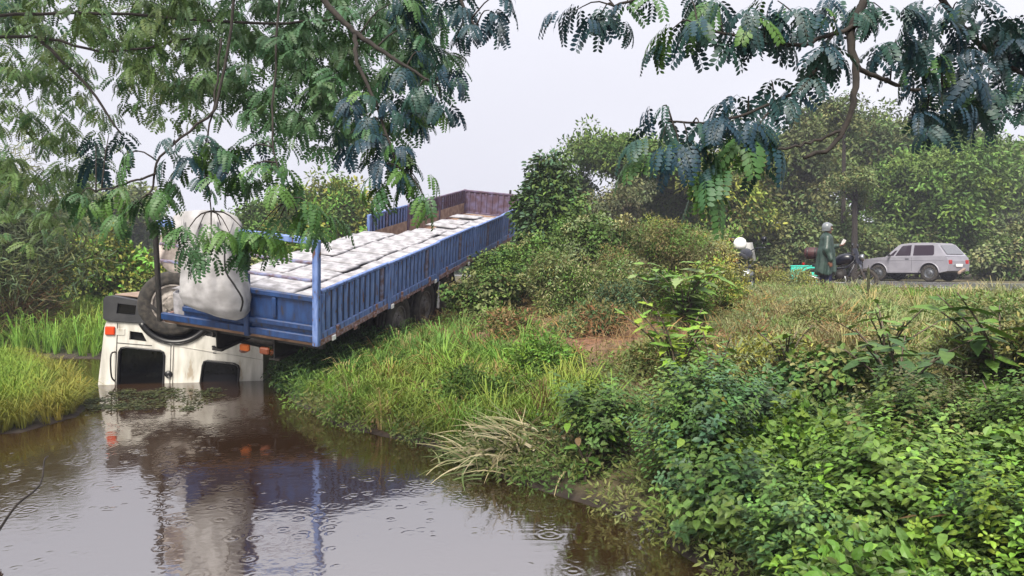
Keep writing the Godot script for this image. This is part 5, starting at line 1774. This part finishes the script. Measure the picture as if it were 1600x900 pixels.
func plants() -> void:
	rng.seed = 51
	broad_plant("broad_leaved_plant", "young plant with large bright green leaves standing on the red earth slope", 1.62, 7.1, 0.98, 0.72, 10, 150, 0.20, 0.12, [Color(0.17, 0.31, 0.035), Color(0.13, 0.25, 0.04), Color(0.20, 0.29, 0.03)], true)
	broad_plant("broad_leaved_plant", "tall plant with pale drooping leaves on the crest beside the thicket", 2.55, 10.8, 0.95, 0.95, 10, 120, 0.34, 0.17, [Color(0.14, 0.25, 0.05), Color(0.10, 0.19, 0.04), Color(0.18, 0.25, 0.09)], true)
	broad_plant("broad_leaved_plant", "plant with glossy dark leaves shining white, right of the tall foreground shrub", 3.05, 5.75, 0.75, 0.60, 8, 104, 0.20, 0.095, [Color(0.05, 0.10, 0.035), Color(0.06, 0.12, 0.04), Color(0.09, 0.16, 0.04)])
	broad_plant("broad_leaved_plant", "leafy plant with broad green leaves at the right edge of the photo", 3.95, 5.9, 0.95, 0.60, 8, 104, 0.21, 0.12, [Color(0.06, 0.13, 0.03), Color(0.09, 0.17, 0.03)])
	broad_plant("broad_leaved_plant", "small plant with soft pale leaves at the edge of the heap of cut reeds", 0.58, 5.75, 0.30, 0.16, 4, 20, 0.13, 0.10, [Color(0.11, 0.22, 0.04), Color(0.09, 0.18, 0.04)], true)
	broad_plant("broad_leaved_plant", "short sprig of leaves reaching out over the water at the lower right", 1.18, 4.45, 0.26, 0.22, 3, 18, 0.085, 0.05, [Color(0.10, 0.19, 0.035), Color(0.13, 0.19, 0.05)])
	broad_plant("broad_leaved_plant", "light green plant growing out of the top of the dark trailing shrub", 1.75, 6.3, 0.80, 0.32, 6, 66, 0.14, 0.085, [Color(0.10, 0.20, 0.025), Color(0.075, 0.15, 0.03)], true)
	broad_plant("broad_leaved_plant", "plant with yellowish leaves in the middle of the weeds on the slope", 2.75, 7.3, 0.60, 0.40, 6, 60, 0.15, 0.08, [Color(0.11, 0.18, 0.03), Color(0.08, 0.14, 0.03)])
	broad_plant("broad_leaved_plant", "dark leafed plant low in the shade right of the corner shrubs", 3.35, 5.0, 0.42, 0.42, 6, 50, 0.14, 0.075, [Color(0.05, 0.10, 0.035), Color(0.06, 0.13, 0.03)])
	broad_plant("broad_leaved_plant", "pale plant with drooping leaves between the glossy plant and the one at the right edge", 3.55, 6.9, 0.75, 0.55, 7, 84, 0.20, 0.10, [Color(0.12, 0.21, 0.05), Color(0.15, 0.22, 0.07), Color(0.09, 0.17, 0.04)], true)
	# the dark narrow seedling on the verge before the car
	var root := thing("seedling", "narrow dark dried seedling standing alone on the verge before the pale car", "plant", on(5.95, 12.2))
	var st := soft()
	tube(st, [Vector3(0, -0.05, 0), Vector3(0.02, 0.3, 0), Vector3(0.0, 0.66, 0)], [0.012, 0.008, 0.004], 5)
	part(st, M.dark_bark, "stem", root)
	var lf := big_leaf(0.16, 0.035, 0.9)
	var lm: StandardMaterial3D = leafy("dark_dry_leaf", 0.8, 0.2)
	lm.albedo_color = Color(0.045, 0.05, 0.02).linear_to_srgb()
	for i in 60:
		var o := mesh_part(lf, lm, "leaf", root)
		o.transform = Transform3D(Basis.from_euler(Vector3(0, i * 2.4, -0.9)).scaled(Vector3.ONE * rng.randf_range(0.6, 1.0)), Vector3(0, 0.12 + 0.52 * i / 60.0, 0))
	# the heap of cut reeds lying at the water's edge
	var heap := thing("reed_heap", "heap of cut dry reeds and grass lying at the water's edge", "reed heap", Vector3(0.0, 0.05, -6.4))
	var shapes := []
	for i in 6:
		shapes.append(reed(rng.randf_range(0.20, 0.50), rng.randf_range(0.013, 0.030), rng.randf_range(0.1, 0.7)))
	var mats := []
	for col in [Color(0.36, 0.31, 0.18), Color(0.27, 0.24, 0.13), Color(0.20, 0.22, 0.09), Color(0.44, 0.39, 0.25), Color(0.10, 0.15, 0.04)]:
		var mm: StandardMaterial3D = leafy("reed_blade", 0.7, 0.2)
		mm.albedo_color = col.linear_to_srgb()
		mats.append(mm)
	for i in 298:
		var o := mesh_part(shapes[rng.randi() % 6], mats[rng.randi() % 5], "blade", heap)
		var a := rng.randfn(0.0, 1.15) + PI * 1.15
		var q := Vector3(rng.randfn(0.0, 0.24), 0.0, rng.randfn(0.0, 0.20))
		q.y = maxf(ground(q.x, 6.4 - q.z), 0.0) - 0.03 + rng.randf() * 0.20 * exp(-q.length_squared() * 5.0)
		o.transform = Transform3D(Basis.from_euler(Vector3(rng.randf_range(-0.4, 0.4), a, rng.randf_range(-0.05, 0.9))), q)
	# a bare stick in the water at the left
	var sk := thing("stick", "thin bare stick poking out of the water at the lower left", "stick", at(22, 800, 4.55))
	st = soft()
	tube(st, curve([Vector3(-0.10, -0.12, 0), Vector3(0.05, 0.06, 0.05), Vector3(0.10, 0.14, -0.1), Vector3(0.0, 0.24, -0.3), Vector3(-0.10, 0.22, -0.5)], 12), taper(0.009, 0.004, 12), 5)
	part(st, M.dark_bark, "stem", sk)

func reed(ln: float, w: float, bend: float) -> ArrayMesh:
	var v := PackedVector3Array()
	var c := PackedColorArray()
	var n := 6
	for i in n:
		var t0 := float(i) / n
		var t1 := float(i + 1) / n
		var p0 := Vector3(t0 * ln, -bend * ln * t0 * t0 * 0.6, 0.06 * sin(t0 * 3.0) * ln)
		var p1 := Vector3(t1 * ln, -bend * ln * t1 * t1 * 0.6, 0.06 * sin(t1 * 3.0) * ln)
		var s0 := Vector3(0, w * 0.25, w * 0.5) * (1.0 - t0 * 0.9)
		var s1 := Vector3(0, w * 0.25, w * 0.5) * (1.0 - t1 * 0.9)
		v.append_array([p0 - s0, p1 - s1, p1 + s1, p0 - s0, p1 + s1, p0 + s0])
		for j in 6: c.append(Color(0.85 + 0.3 * t1, 0.85 + 0.25 * t1, 0.9))
	return array_mesh(v, c)

func trees() -> void:
	rng.seed = 61
	var f: Array = CL.far
	var G1 := [Color(0.085, 0.14, 0.04), Color(0.105, 0.165, 0.05), Color(0.115, 0.145, 0.055)]
	var G2 := [Color(0.11, 0.20, 0.04), Color(0.13, 0.22, 0.05), G_MID]
	var G3 := [Color(0.115, 0.15, 0.055), Color(0.10, 0.15, 0.05), Color(0.14, 0.165, 0.065)]
	tree("broad_tree", "large spreading tree with olive foliage behind the road, left of the tallest", 13.6, 37, 8.6, Vector3(3.4, 2.9, 2.6), 420, f, M.leaf, G3, 1.0, 0.20, M.bark, 15)
	tree("broad_tree", "tallest tree behind the road, over the person in the raincoat", 19.2, 41, 10.6, Vector3(3.6, 3.6, 3.0), 520, f, M.leaf, G1, 1.0, 0.24, M.dark_bark, 16)
	tree("broad_tree", "large rounded tree behind the pale car", 24.0, 43, 10.4, Vector3(3.6, 3.8, 3.0), 520, f, M.leaf, G1 + G3, 1.0, 0.24, M.bark, 16)
	tree("broad_tree", "bright green tree with low branches directly behind the pale car", 22.0, 36.5, 7.0, Vector3(3.6, 2.7, 2.4), 460, f, M.leaf, G2, 0.9, 0.18, M.bark, 15)
	tree("broad_tree", "tree at the right end of the row beyond the road", 30.5, 45, 9.4, Vector3(3.2, 3.0, 2.6), 380, f, M.leaf, G2 + G1, 1.0, 0.2, M.bark, 13)
	tree("broad_tree", "low olive tree at the right edge beyond the pale car", 23.8, 33, 3.3, Vector3(2.4, 1.5, 1.8), 260, f, M.leaf, G3, 0.75, 0.1, M.bark, 10)
	tree("broad_tree", "yellow-green tree behind the white-faired motorcycle", 9.4, 30, 5.6, Vector3(2.2, 2.0, 1.8), 280, f, M.leaf, [G_OLIVE, G_YELLOW, G_MID], 0.75, 0.12, M.bark, 12)
	tree("flat_crowned_tree", "flat-crowned acacia with grey bare lower branches behind the bank's crest", 5.4, 32, 6.4, Vector3(3.6, 1.0, 2.4), 360, f, M.leaf, G2, 0.7, 0.14, M.bark, 11)
	tree("flat_crowned_tree", "light green tree next to the flat-crowned acacia", 7.6, 34, 5.9, Vector3(2.0, 1.6, 1.8), 240, f, M.leaf, G2, 0.75, 0.13, M.bark, 10)
	tree("round_tree", "rounded bright green tree right of the flat-crowned acacia", 7.4, 36, 6.2, Vector3(2.8, 2.2, 2.0), 380, f, M.leaf, G2, 0.8, 0.14, M.bark, 12)
	tree("round_tree", "low rounded green tree beyond the tall dark shrub at the tailgate", 2.6, 33, 4.9, Vector3(2.0, 1.7, 1.6), 280, f, M.leaf, G2 + G1, 0.75, 0.12, M.bark, 11)
	tree("dull_tree", "low dull tree with grey limbs showing under the flat-crowned acacia", 4.4, 29.5, 4.2, Vector3(2.2, 1.2, 1.4), 150, CL.mid, M.leaf, [Color(0.09, 0.115, 0.05), Color(0.11, 0.12, 0.06)], 1.0, 0.12, M.bark, 10)
	tree("round_tree", "round light green tree behind the middle of the trailer", -7.4, 31, 5.3, Vector3(2.3, 2.0, 2.0), 330, f, M.leaf, [G_LUSH, G_YELLOW, Color(0.09, 0.15, 0.035)], 0.75, 0.13, M.bark, 12)
	tree("round_tree", "green tree behind the white bag and headboard", -11.6, 33, 4.6, Vector3(2.6, 1.8, 2.0), 300, f, M.leaf, G2, 0.75, 0.13, M.bark, 11)
	tree("round_tree", "distant dull green tree beyond the yellow-green bush at the left", -24.5, 46, 6.5, Vector3(4.5, 2.4, 3.0), 330, f, M.leaf, G1, 1.0, 0.18, M.bark, 12)
	tree("feathery_tree", "grey-green feathery tree with drooping twigs at the left edge", -11.0, 15.6, 3.9, Vector3(1.7, 1.6, 1.3), 190, CL.feather, M.leaf, [Color(0.12, 0.16, 0.085), Color(0.10, 0.14, 0.075), Color(0.14, 0.17, 0.07)], 1.0, 0.13, M.bark, 14)
	tree("feathery_tree", "drooping pale tree behind the feathery one at the left edge", -16.0, 22.0, 4.8, Vector3(2.2, 2.0, 1.8), 240, CL.feather, M.leaf, [Color(0.13, 0.17, 0.07), Color(0.15, 0.17, 0.08)], 1.1, 0.14, M.bark, 12)
	# the lower storey beyond the road
	var low := [
		["dark undergrowth bush beyond the road, behind the turquoise table", 12.0, 32.0, Vector3(1.9, 1.4, 1.2), G3],
		["olive bush beyond the road behind the person in the raincoat", 14.6, 33.5, Vector3(1.9, 1.7, 1.2), G3 + G1],
		["dense bush beyond the road behind the pale car's bonnet", 17.6, 35.5, Vector3(2.0, 1.8, 1.2), G1],
		["green bush beyond the road behind the pale car's roof", 20.6, 36.0, Vector3(2.2, 1.6, 1.2), G1 + G2],
		["pale bush beyond the road behind the pale car's tail", 21.8, 32.2, Vector3(1.6, 0.9, 1.0), [G_PALE, G_MID]],
		["olive bush beyond the road at the right edge of the photo", 26.0, 36.0, Vector3(2.4, 1.3, 1.2), G3],
		["bush beyond the road between the yellow-green tree and the table", 9.6, 33.0, Vector3(2.0, 1.3, 1.2), G3 + G1],
		["bright bush at the foot of the trees behind the motorcycle with white fairing", 7.2, 25.6, Vector3(1.2, 1.0, 0.9), [G_MID, G_LUSH, G_OLIVE]],
		["olive bush beyond the bank's crest left of the yellow-green tree", 5.6, 26.0, Vector3(1.6, 0.9, 1.0), [G_OLIVE, G_MID]],
		["dense dull bush beyond the road, below the tree at the right end", 31.0, 42.0, Vector3(3.4, 1.9, 1.4), G1],
		["dull green bush beyond the road right of the bright green tree", 26.5, 41.0, Vector3(3.2, 2.0, 1.4), G1 + G3],
		["bush beyond the road under the large spreading olive tree", 14.8, 39.0, Vector3(3.0, 2.2, 1.4), G1 + G3],
		["bush beyond the road between the two flat-crowned trees", 6.6, 36.5, Vector3(2.6, 1.6, 1.2), G2],
		["pale bush beyond the bank's crest under the acacia", 3.2, 33.5, Vector3(2.4, 1.4, 1.2), [G_OLIVE, G_PALE]],
		["tall dense bush filling the gap under the tallest tree beyond the road", 19.5, 43.0, Vector3(3.6, 2.6, 1.4), G1],
		["tall pale green bush under the large rounded tree beyond the road", 24.5, 46.0, Vector3(3.6, 2.6, 1.4), G2],
		["tall bush beyond the road between the spreading olive tree and the acacia", 11.0, 41.0, Vector3(3.4, 2.3, 1.4), G1 + G2],
		["low bush beyond the road, left of the acacia", 2.2, 27.0, Vector3(1.8, 0.9, 1.0), [G_OLIVE, G_MID]],
	]
	for a in low:
		shrub("bush", a[0], "bush", a[1], a[2], a[3], 260, CL.mid, M.leaf, a[4], 1.35, 9, "", 0.45)
	# two bare trunks that stand out against the trees
	for a in [["dark_trunk_tree", "slim tree with a dark straight trunk behind the person in the raincoat", 14.9, 33.0, 8.4, 0.09], ["dark_trunk_tree", "tree with a thick creeper-covered trunk behind the dark motorcycle", 14.4, 30.8, 5.2, 0.12]]:
		tree(a[0], a[1], a[2], a[3], a[4], Vector3(1.3, 1.0, 1.0), 70, CL.mid, M.leaf, G3, 1.0, a[5], M.dark_bark, 7)
	# far off, one mass
	var xf := []
	var cc := []
	for i in 1300:
		var x := rng.randf_range(-75, 75)
		var d := rng.randf_range(58, 74)
		var s := rng.randf_range(1.6, 2.8)
		var hgt := 2.6 + 4.2 * smoothstep(2.0, 22.0, x) + 2.5 * patch.get_noise_2d(x * 0.3, 4.0)
		xf.append(Transform3D(Basis.from_euler(Vector3(0, rng.randf() * TAU, 0)).scaled(Vector3.ONE * s), Vector3(x, 0.8 + rng.randf() * hgt, -d)))
		cc.append(tint(Color(0.10, 0.15, 0.06), 0.3))
	tag(multi(xf, cc, CL.far[0], M.leaf, "distant_woods", self), "distant belt of green woods along the skyline", "", "", "stuff")

# ------------------------------------------------------------------ the branches hanging in from above
func overhang() -> void:
	rng.seed = 71
	var dark := [Color(0.012, 0.042, 0.056), Color(0.016, 0.048, 0.050), Color(0.020, 0.058, 0.046), Color(0.011, 0.036, 0.058)]  # bluish: sky sheen and haze on the leaves put into their colour
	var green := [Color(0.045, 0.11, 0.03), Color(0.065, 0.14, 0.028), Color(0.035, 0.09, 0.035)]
	var mk := func(list: Array) -> Array:
		var r := []
		for col in list:
			var m: StandardMaterial3D = leafy("canopy_leaf_tone", 0.5, 0.45, 0.4)
			m.albedo_color = Color(col).linear_to_srgb()
			r.append(m)
		return r
	var md: Array = mk.call(dark)
	var mg: Array = mk.call(green)
	# ---- right
	var root := thing("overhanging_tree", "tree whose dark leafy branch hangs into view at the upper right", "tree", at(1400, -60, 3.2))
	var limbs := [
		[[Vector3(1420, -120, 3.3), Vector3(1350, 0, 3.2), Vector3(1330, 60, 3.15), Vector3(1338, 110, 3.1), Vector3(1330, 170, 3.05), Vector3(1305, 225, 3.0), Vector3(1256, 247, 2.95)], 0.022, 0.008],
		[[Vector3(1330, 70, 3.15), Vector3(1345, 108, 3.15), Vector3(1385, 124, 3.2), Vector3(1430, 140, 3.25), Vector3(1472, 134, 3.3)], 0.013, 0.006],
		[[Vector3(1312, 205, 3.0), Vector3(1270, 221, 2.95), Vector3(1230, 231, 2.9), Vector3(1190, 231, 2.85)], 0.007, 0.004],
		[[Vector3(1338, 40, 3.15), Vector3(1300, 55, 3.1), Vector3(1240, 70, 3.0), Vector3(1170, 60, 2.95), Vector3(1090, 40, 2.9)], 0.011, 0.005],
		[[Vector3(1300, 55, 3.1), Vector3(1262, 130, 3.0), Vector3(1200, 165, 2.95), Vector3(1120, 190, 2.9), Vector3(1050, 190, 2.85)], 0.009, 0.004],
		[[Vector3(1240, 155, 3.0), Vector3(1195, 182, 2.95), Vector3(1170, 225, 2.9)], 0.006, 0.004],
		[[Vector3(1420, -120, 3.3), Vector3(1460, -20, 3.4), Vector3(1520, 60, 3.5), Vector3(1620, 130, 3.6)], 0.018, 0.010],
		[[Vector3(1150, -80, 3.4), Vector3(1050, -20, 3.3), Vector3(960, 10, 3.2)], 0.012, 0.005],
	]
	var along := stand(root, Vector2(4.6, -0.6), Vector3(3.2, 4.4, -2.2), 0.16, limbs)
	branch_set(root, limbs)
	var spots := [
		[900, 30, 3.2, 2], [940, 35, 3.2, 3], [975, 25, 3.3, 3], [1010, 5, 3.3, 2], [925, 5, 3.3, 3],
		[1050, 60, 2.9, 3], [1085, 45, 2.9, 4], [1120, 25, 2.95, 4], [1080, 15, 3.0, 3], [1160, 40, 3.0, 4], [1195, 45, 3.0, 4], [1150, 70, 2.95, 2], [1215, 15, 3.1, 4], [1240, 40, 3.05, 3],
		[1265, 55, 3.05, 4], [1290, 20, 3.1, 4], [1275, 100, 3.0, 4], [1255, 130, 3.0, 4], [1240, 150, 2.95, 2],
		[1205, 140, 2.95, 2], [1170, 165, 2.9, 2], [1135, 185, 2.9, 3], [1110, 200, 2.9, 2],
		[1035, 180, 2.85, 2], [1060, 205, 2.85, 3], [1035, 230, 2.8, 3], [1075, 235, 2.8, 4], [1065, 265, 2.8, 3], [1095, 215, 2.8, 3],
		[1130, 230, 2.85, 3], [1165, 215, 2.85, 3], [1140, 260, 2.8, 3], [1185, 240, 2.85, 3], [1165, 265, 2.8, 2],
		[1340, 15, 3.2, 5], [1380, 30, 3.2, 4], [1400, 75, 3.2, 4], [1420, 100, 3.25, 4], [1440, 20, 3.3, 5], [1450, 60, 3.3, 4], [1470, 100, 3.3, 5], [1440, 125, 3.3, 3],
		[1500, 20, 3.4, 5], [1510, 70, 3.4, 5], [1500, 110, 3.4, 5], [1530, 140, 3.45, 4], [1560, 30, 3.5, 6], [1570, 80, 3.5, 6], [1580, 130, 3.5, 5], [1600, 60, 3.5, 5], [1610, 150, 3.5, 4], [1545, 165, 3.45, 4], [1590, 170, 3.5, 3],
		[1470, 150, 3.35, 3], [1475, 190, 3.3, 4], [1450, 185, 3.3, 3], [1500, 185, 3.35, 2],
	]
	leaf_spots(root, limbs, spots, md, mg, 250.0, 0.74, 1.15)
	var xr := []
	var cr := []
	clothe(along, 260, xr, cr, 0.7)
	multi(xr, cr, CL.canopy[1], M.canopy_leaf, "foliage", root)
	# ---- left
	root = thing("overhanging_tree", "tree whose large canopy of pinnate leaves hangs over the trailer from the upper left", "tree", at(450, -80, 3.6))
	limbs = [
		[[Vector3(430, -160, 3.9), Vector3(500, -10, 3.7), Vector3(552, 50, 3.6), Vector3(556, 92, 3.5), Vector3(590, 170, 3.4), Vector3(620, 260, 3.3)], 0.019, 0.004],
		[[Vector3(552, 50, 3.6), Vector3(610, 90, 3.5), Vector3(680, 130, 3.4)], 0.014, 0.005],
		[[Vector3(380, -120, 3.9), Vector3(345, 140, 3.7), Vector3(300, 200, 3.6), Vector3(246, 248, 3.5), Vector3(240, 290, 3.5), Vector3(212, 318, 3.45)], 0.008, 0.004],
		[[Vector3(345, 60, 3.8), Vector3(336, 150, 3.7), Vector3(320, 240, 3.6), Vector3(330, 330, 3.5)], 0.006, 0.003],
		[[Vector3(246, 270, 3.5), Vector3(205, 285, 3.45), Vector3(150, 300, 3.5)], 0.006, 0.004],
		[[Vector3(440, -100, 3.9), Vector3(430, 120, 3.6), Vector3(425, 230, 3.45), Vector3(455, 310, 3.3)], 0.007, 0.003],
		[[Vector3(700, -120, 3.8), Vector3(715, -10, 3.6), Vector3(750, 50, 3.5)], 0.012, 0.005],
		[[Vector3(-60, 60, 4.8), Vector3(60, 58, 4.6), Vector3(170, 80, 4.4), Vector3(300, 60, 4.2)], 0.012, 0.005],
		[[Vector3(-60, 30, 4.6), Vector3(120, 20, 4.4), Vector3(400, 35, 4.1), Vector3(540, 30, 3.9)], 0.011, 0.006],
		[[Vector3(60, 58, 4.6), Vector3(140, 140, 4.4), Vector3(190, 210, 4.2)], 0.012, 0.005],
	]
	along = stand(root, Vector2(-4.6, 0.4), Vector3(-3.2, 4.9, -2.6), 0.20, limbs)
	branch_set(root, limbs)
	spots = [
		# outer sprays, right edge
		[790, 2, 3.5, 2], [765, 30, 3.5, 3], [735, 45, 3.5, 4], [720, 10, 3.6, 4], [690, 25, 3.6, 3], [665, 10, 3.6, 2],
		[700, 130, 3.4, 4], [675, 150, 3.4, 4], [690, 175, 3.4, 3], [650, 165, 3.4, 4], [630, 120, 3.5, 4], [640, 60, 3.6, 5], [610, 20, 3.6, 5], [660, 95, 3.5, 4],
		[640, 200, 3.4, 4], [610, 180, 3.4, 4], [590, 210, 3.4, 4], [565, 170, 3.5, 5], [545, 225, 3.4, 3], [580, 240, 3.35, 4], [610, 250, 3.35, 5], [640, 265, 3.3, 4], [620, 290, 3.3, 4], [655, 300, 3.3, 4], [590, 285, 3.3, 3], [665, 325, 3.25, 2],
		# lower sprays before the trailer and the bag
		[445, 300, 3.3, 3], [425, 265, 3.4, 4], [465, 330, 3.3, 4], [490, 345, 3.3, 3], [470, 375, 3.3, 2], [450, 350, 3.3, 2],
		[380, 255, 3.5, 3], [410, 245, 3.5, 3], [385, 285, 3.45, 4], [420, 290, 3.4, 2],
		[300, 240, 3.5, 5], [330, 238, 3.5, 4], [345, 262, 3.5, 5], [310, 272, 3.5, 4], [358, 285, 3.45, 3], [325, 290, 3.45, 2], [275, 245, 3.5, 3],
		[290, 378, 3.4, 3], [310, 372, 3.4, 3], [345, 366, 3.4, 3], [380, 372, 3.4, 3], [415, 378, 3.4, 3], [330, 386, 3.4, 3], [360, 380, 3.4, 3], [395, 385, 3.4, 3], [425, 392, 3.4, 2],
		[255, 305, 3.5, 3], [250, 335, 3.5, 3], [205, 345, 3.5, 2], [228, 350, 3.5, 2],
		[180, 300, 3.5, 3], [150, 315, 3.5, 3], [125, 320, 3.5, 2], [195, 255, 3.5, 3], [170, 225, 3.6, 3], [150, 240, 3.6, 2],
	]
	leaf_spots(root, limbs, spots, md, mg, 250.0, 0.56, 1.3)
	# the thick of it higher up, leaves past counting
	var xf := []
	var cc := []
	var fill := [[420, 40, 300, 110, 330, 3.9, 4.9], [560, 110, 160, 100, 220, 3.6, 4.6], [490, 180, 110, 50, 60, 3.6, 4.4], [200, 50, 260, 90, 260, 4.4, 6.0], [40, 130, 110, 140, 150, 5.0, 6.5], [300, 150, 110, 40, 40, 4.0, 5.2], [90, 220, 110, 70, 90, 5.0, 6.4], [40, 310, 100, 70, 90, 5.2, 6.6], [250, 5, 330, 60, 220, 4.2, 6.0]]
	for a in fill:
		for i in int(a[4] * 2.5):
			var q := Vector2.from_angle(rng.randf() * TAU) * sqrt(rng.randf())
			var px: float = a[0] + q.x * a[2]
			var py: float = a[1] + q.y * a[3]
			if patch.get_noise_2d(px * 0.045, py * 0.045 + 50) < -0.09: continue
			var dd := rng.randf_range(a[5], a[6])
			var s := rng.randf_range(0.5, 0.75)
			xf.append(Transform3D(Basis.from_euler(Vector3(rng.randf_range(-0.5, 0.5), rng.randf() * TAU, rng.randf_range(-0.9, 0.1))).scaled(Vector3.ONE * s), at(px, py, dd) - root.position))
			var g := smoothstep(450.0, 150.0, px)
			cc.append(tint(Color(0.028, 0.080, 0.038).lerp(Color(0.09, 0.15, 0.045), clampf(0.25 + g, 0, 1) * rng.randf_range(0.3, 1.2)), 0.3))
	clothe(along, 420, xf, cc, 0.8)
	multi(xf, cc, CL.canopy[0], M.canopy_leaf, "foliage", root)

# the trunk beside the photographer, and the boughs from its fork to where the limbs come into view
func stand(root: Node3D, foot: Vector2, fork: Vector3, r: float, limbs: Array) -> Array:
	var along := []
	var st := soft()
	var base := on(foot.x, foot.y, -0.3)
	tube(st, curve([base - root.position, base.lerp(fork, 0.5) + Vector3(0.15, 0.2, 0.1) - root.position, fork - root.position], 10), taper(r * 1.3, r * 0.8, 10), 12)
	part(st, M.bark, "trunk", root)
	for l in limbs:
		var q: Vector3 = l[0][0]
		if q.y > -70.0 and q.x > 0.0: continue
		var e := at(q.x, q.y, q.z)
		st = soft()
		var path := curve([fork - root.position, fork.lerp(e, 0.5) + Vector3(0, 0.12, 0) - root.position, e - root.position], 8)
		tube(st, path, taper(maxf(l[1] * 2.0, 0.03), l[1], 8), 7)
		along.append_array(path.slice(2))
		part(st, M.dark_bark, "bough", root)
	return along

func clothe(along: Array, n: int, xf: Array, cc: Array, spread: float) -> void:
	for i in n:
		var p: Vector3 = along[rng.randi() % along.size()]
		var o := rand_dir() * spread * rng.randf()
		o.y = absf(o.y) * 0.6 + 0.05
		xf.append(Transform3D(Basis.from_euler(Vector3(rng.randf_range(-0.5, 0.5), rng.randf() * TAU, rng.randf_range(-0.9, 0.1))).scaled(Vector3.ONE * rng.randf_range(0.6, 0.9)), p + o))
		cc.append(tint(Color(0.03, 0.075, 0.04), 0.35))

func branch_set(root: Node3D, limbs: Array) -> void:
	for l in limbs:
		var pts := []
		for q in l[0]: pts.append(at(q.x, q.y, q.z) - root.position)
		var n: int = pts.size() * 4
		var path := curve(pts, n)
		for i in range(1, path.size() - 1):
			path[i] += rand_dir() * 0.006
		var st := soft()
		tube(st, path, taper(l[1], l[2], n), 7)
		part(st, M.dark_bark, "limb", root)

func leaf_spots(root: Node3D, limbs: Array, spots: Array, md: Array, mg: Array, green_from: float, size: float, more: float) -> void:
	var nodes := []
	for l in limbs:
		var pts := []
		for q in l[0]: pts.append(at(q.x, q.y, q.z) - root.position)
		nodes.append_array(curve(pts, pts.size() * 3))
	var tw := soft()
	for s in spots:
		var c := at(s[0], s[1] - 14, s[2]) - root.position
		var best: Vector3 = nodes[0]
		for q in nodes:
			if c.distance_squared_to(q) < c.distance_squared_to(best): best = q
		if best.distance_to(c) > 0.05:
			tube(tw, curve([best, best.lerp(c, 0.5) + Vector3(0, 0.03, 0), c], 5), taper(0.0045, 0.002, 5), 4)
		var away := c - best
		away.y = 0
		for k in roundi(s[3] * more):
			var o := MeshInstance3D.new()
			o.mesh = CL.canopy[rng.randi() % CL.canopy.size()]
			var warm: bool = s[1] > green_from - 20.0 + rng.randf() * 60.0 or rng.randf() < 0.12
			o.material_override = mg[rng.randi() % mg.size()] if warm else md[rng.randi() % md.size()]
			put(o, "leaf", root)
			var yaw := rng.randf() * TAU
			if away.length() > 0.08 and rng.randf() < 0.6: yaw = atan2(-away.z, away.x) + rng.randf_range(-0.8, 0.8)
			o.transform = Transform3D(Basis.from_euler(Vector3(rng.randf_range(-0.3, 0.3), yaw, rng.randf_range(-0.75, -0.05)), EULER_ORDER_YXZ).scaled(Vector3.ONE * size * rng.randf_range(0.8, 1.15)), c + rand_dir() * 0.055)
	part(tw, M.dark_bark, "twig", root)
func _ready() -> void:
	# camera
	var cam := Camera3D.new()
	cam.name = "camera"
	cam.position = EYE
	cam.rotation.x = -pitch
	cam.fov = rad_to_deg(2.0 * atan(450.0 / F))
	cam.near = 0.05
	cam.far = 3000.0
	add_child(cam)
	# sky: bright even overcast
	var env := Environment.new()
	env.background_mode = Environment.BG_SKY
	var sm := ProceduralSkyMaterial.new()
	sm.sky_top_color = Color(0.92, 0.92, 0.95)
	sm.sky_horizon_color = Color(0.595, 0.597, 0.628)
	sm.sky_curve = 1.6
	sm.sky_energy_multiplier = 1.0
	sm.ground_bottom_color = Color(0.25, 0.25, 0.22)
	sm.ground_horizon_color = Color(0.6, 0.6, 0.62)
	sm.sky_cover = noise_tex(Color(0, 0, 0, 0), Color(1, 1, 1, 0.10), 0.004, 1024, 4, 3)
	sm.sky_cover_modulate = Color(1, 1, 1, 0.6)
	var sky := Sky.new()
	sky.sky_material = sm
	env.sky = sky
	env.background_energy_multiplier = 1.0
	env.tonemap_mode = Environment.TONE_MAPPER_LINEAR
	env.tonemap_exposure = 2.4
	env.sdfgi_enabled = true
	env.ssao_enabled = true
	env.ssil_enabled = true
	env.fog_enabled = true
	env.fog_density = 0.0013
	env.fog_light_color = Color(0.86, 0.87, 0.95)
	var we := WorldEnvironment.new()
	we.name = "world_environment"
	we.environment = env
	add_child(we)
	# the sun behind the cloud, high and very soft
	var sun := DirectionalLight3D.new()
	sun.name = "sun"
	sun.light_energy = 1.0
	sun.light_color = Color(1.0, 0.97, 0.92)
	sun.light_angular_distance = 25.0
	sun.shadow_enabled = true
	sun.rotation_degrees = Vector3(-50, -18, 0)
	add_child(sun)

	bump.seed = 4
	bump.frequency = 0.25
	materials()
	leaf_stock()
	land()
	trailer()
	truck()
	bulk_bag()
	roadside()
	trees()
	shrubs()
	plants()
	ground_cover()
	overhang()
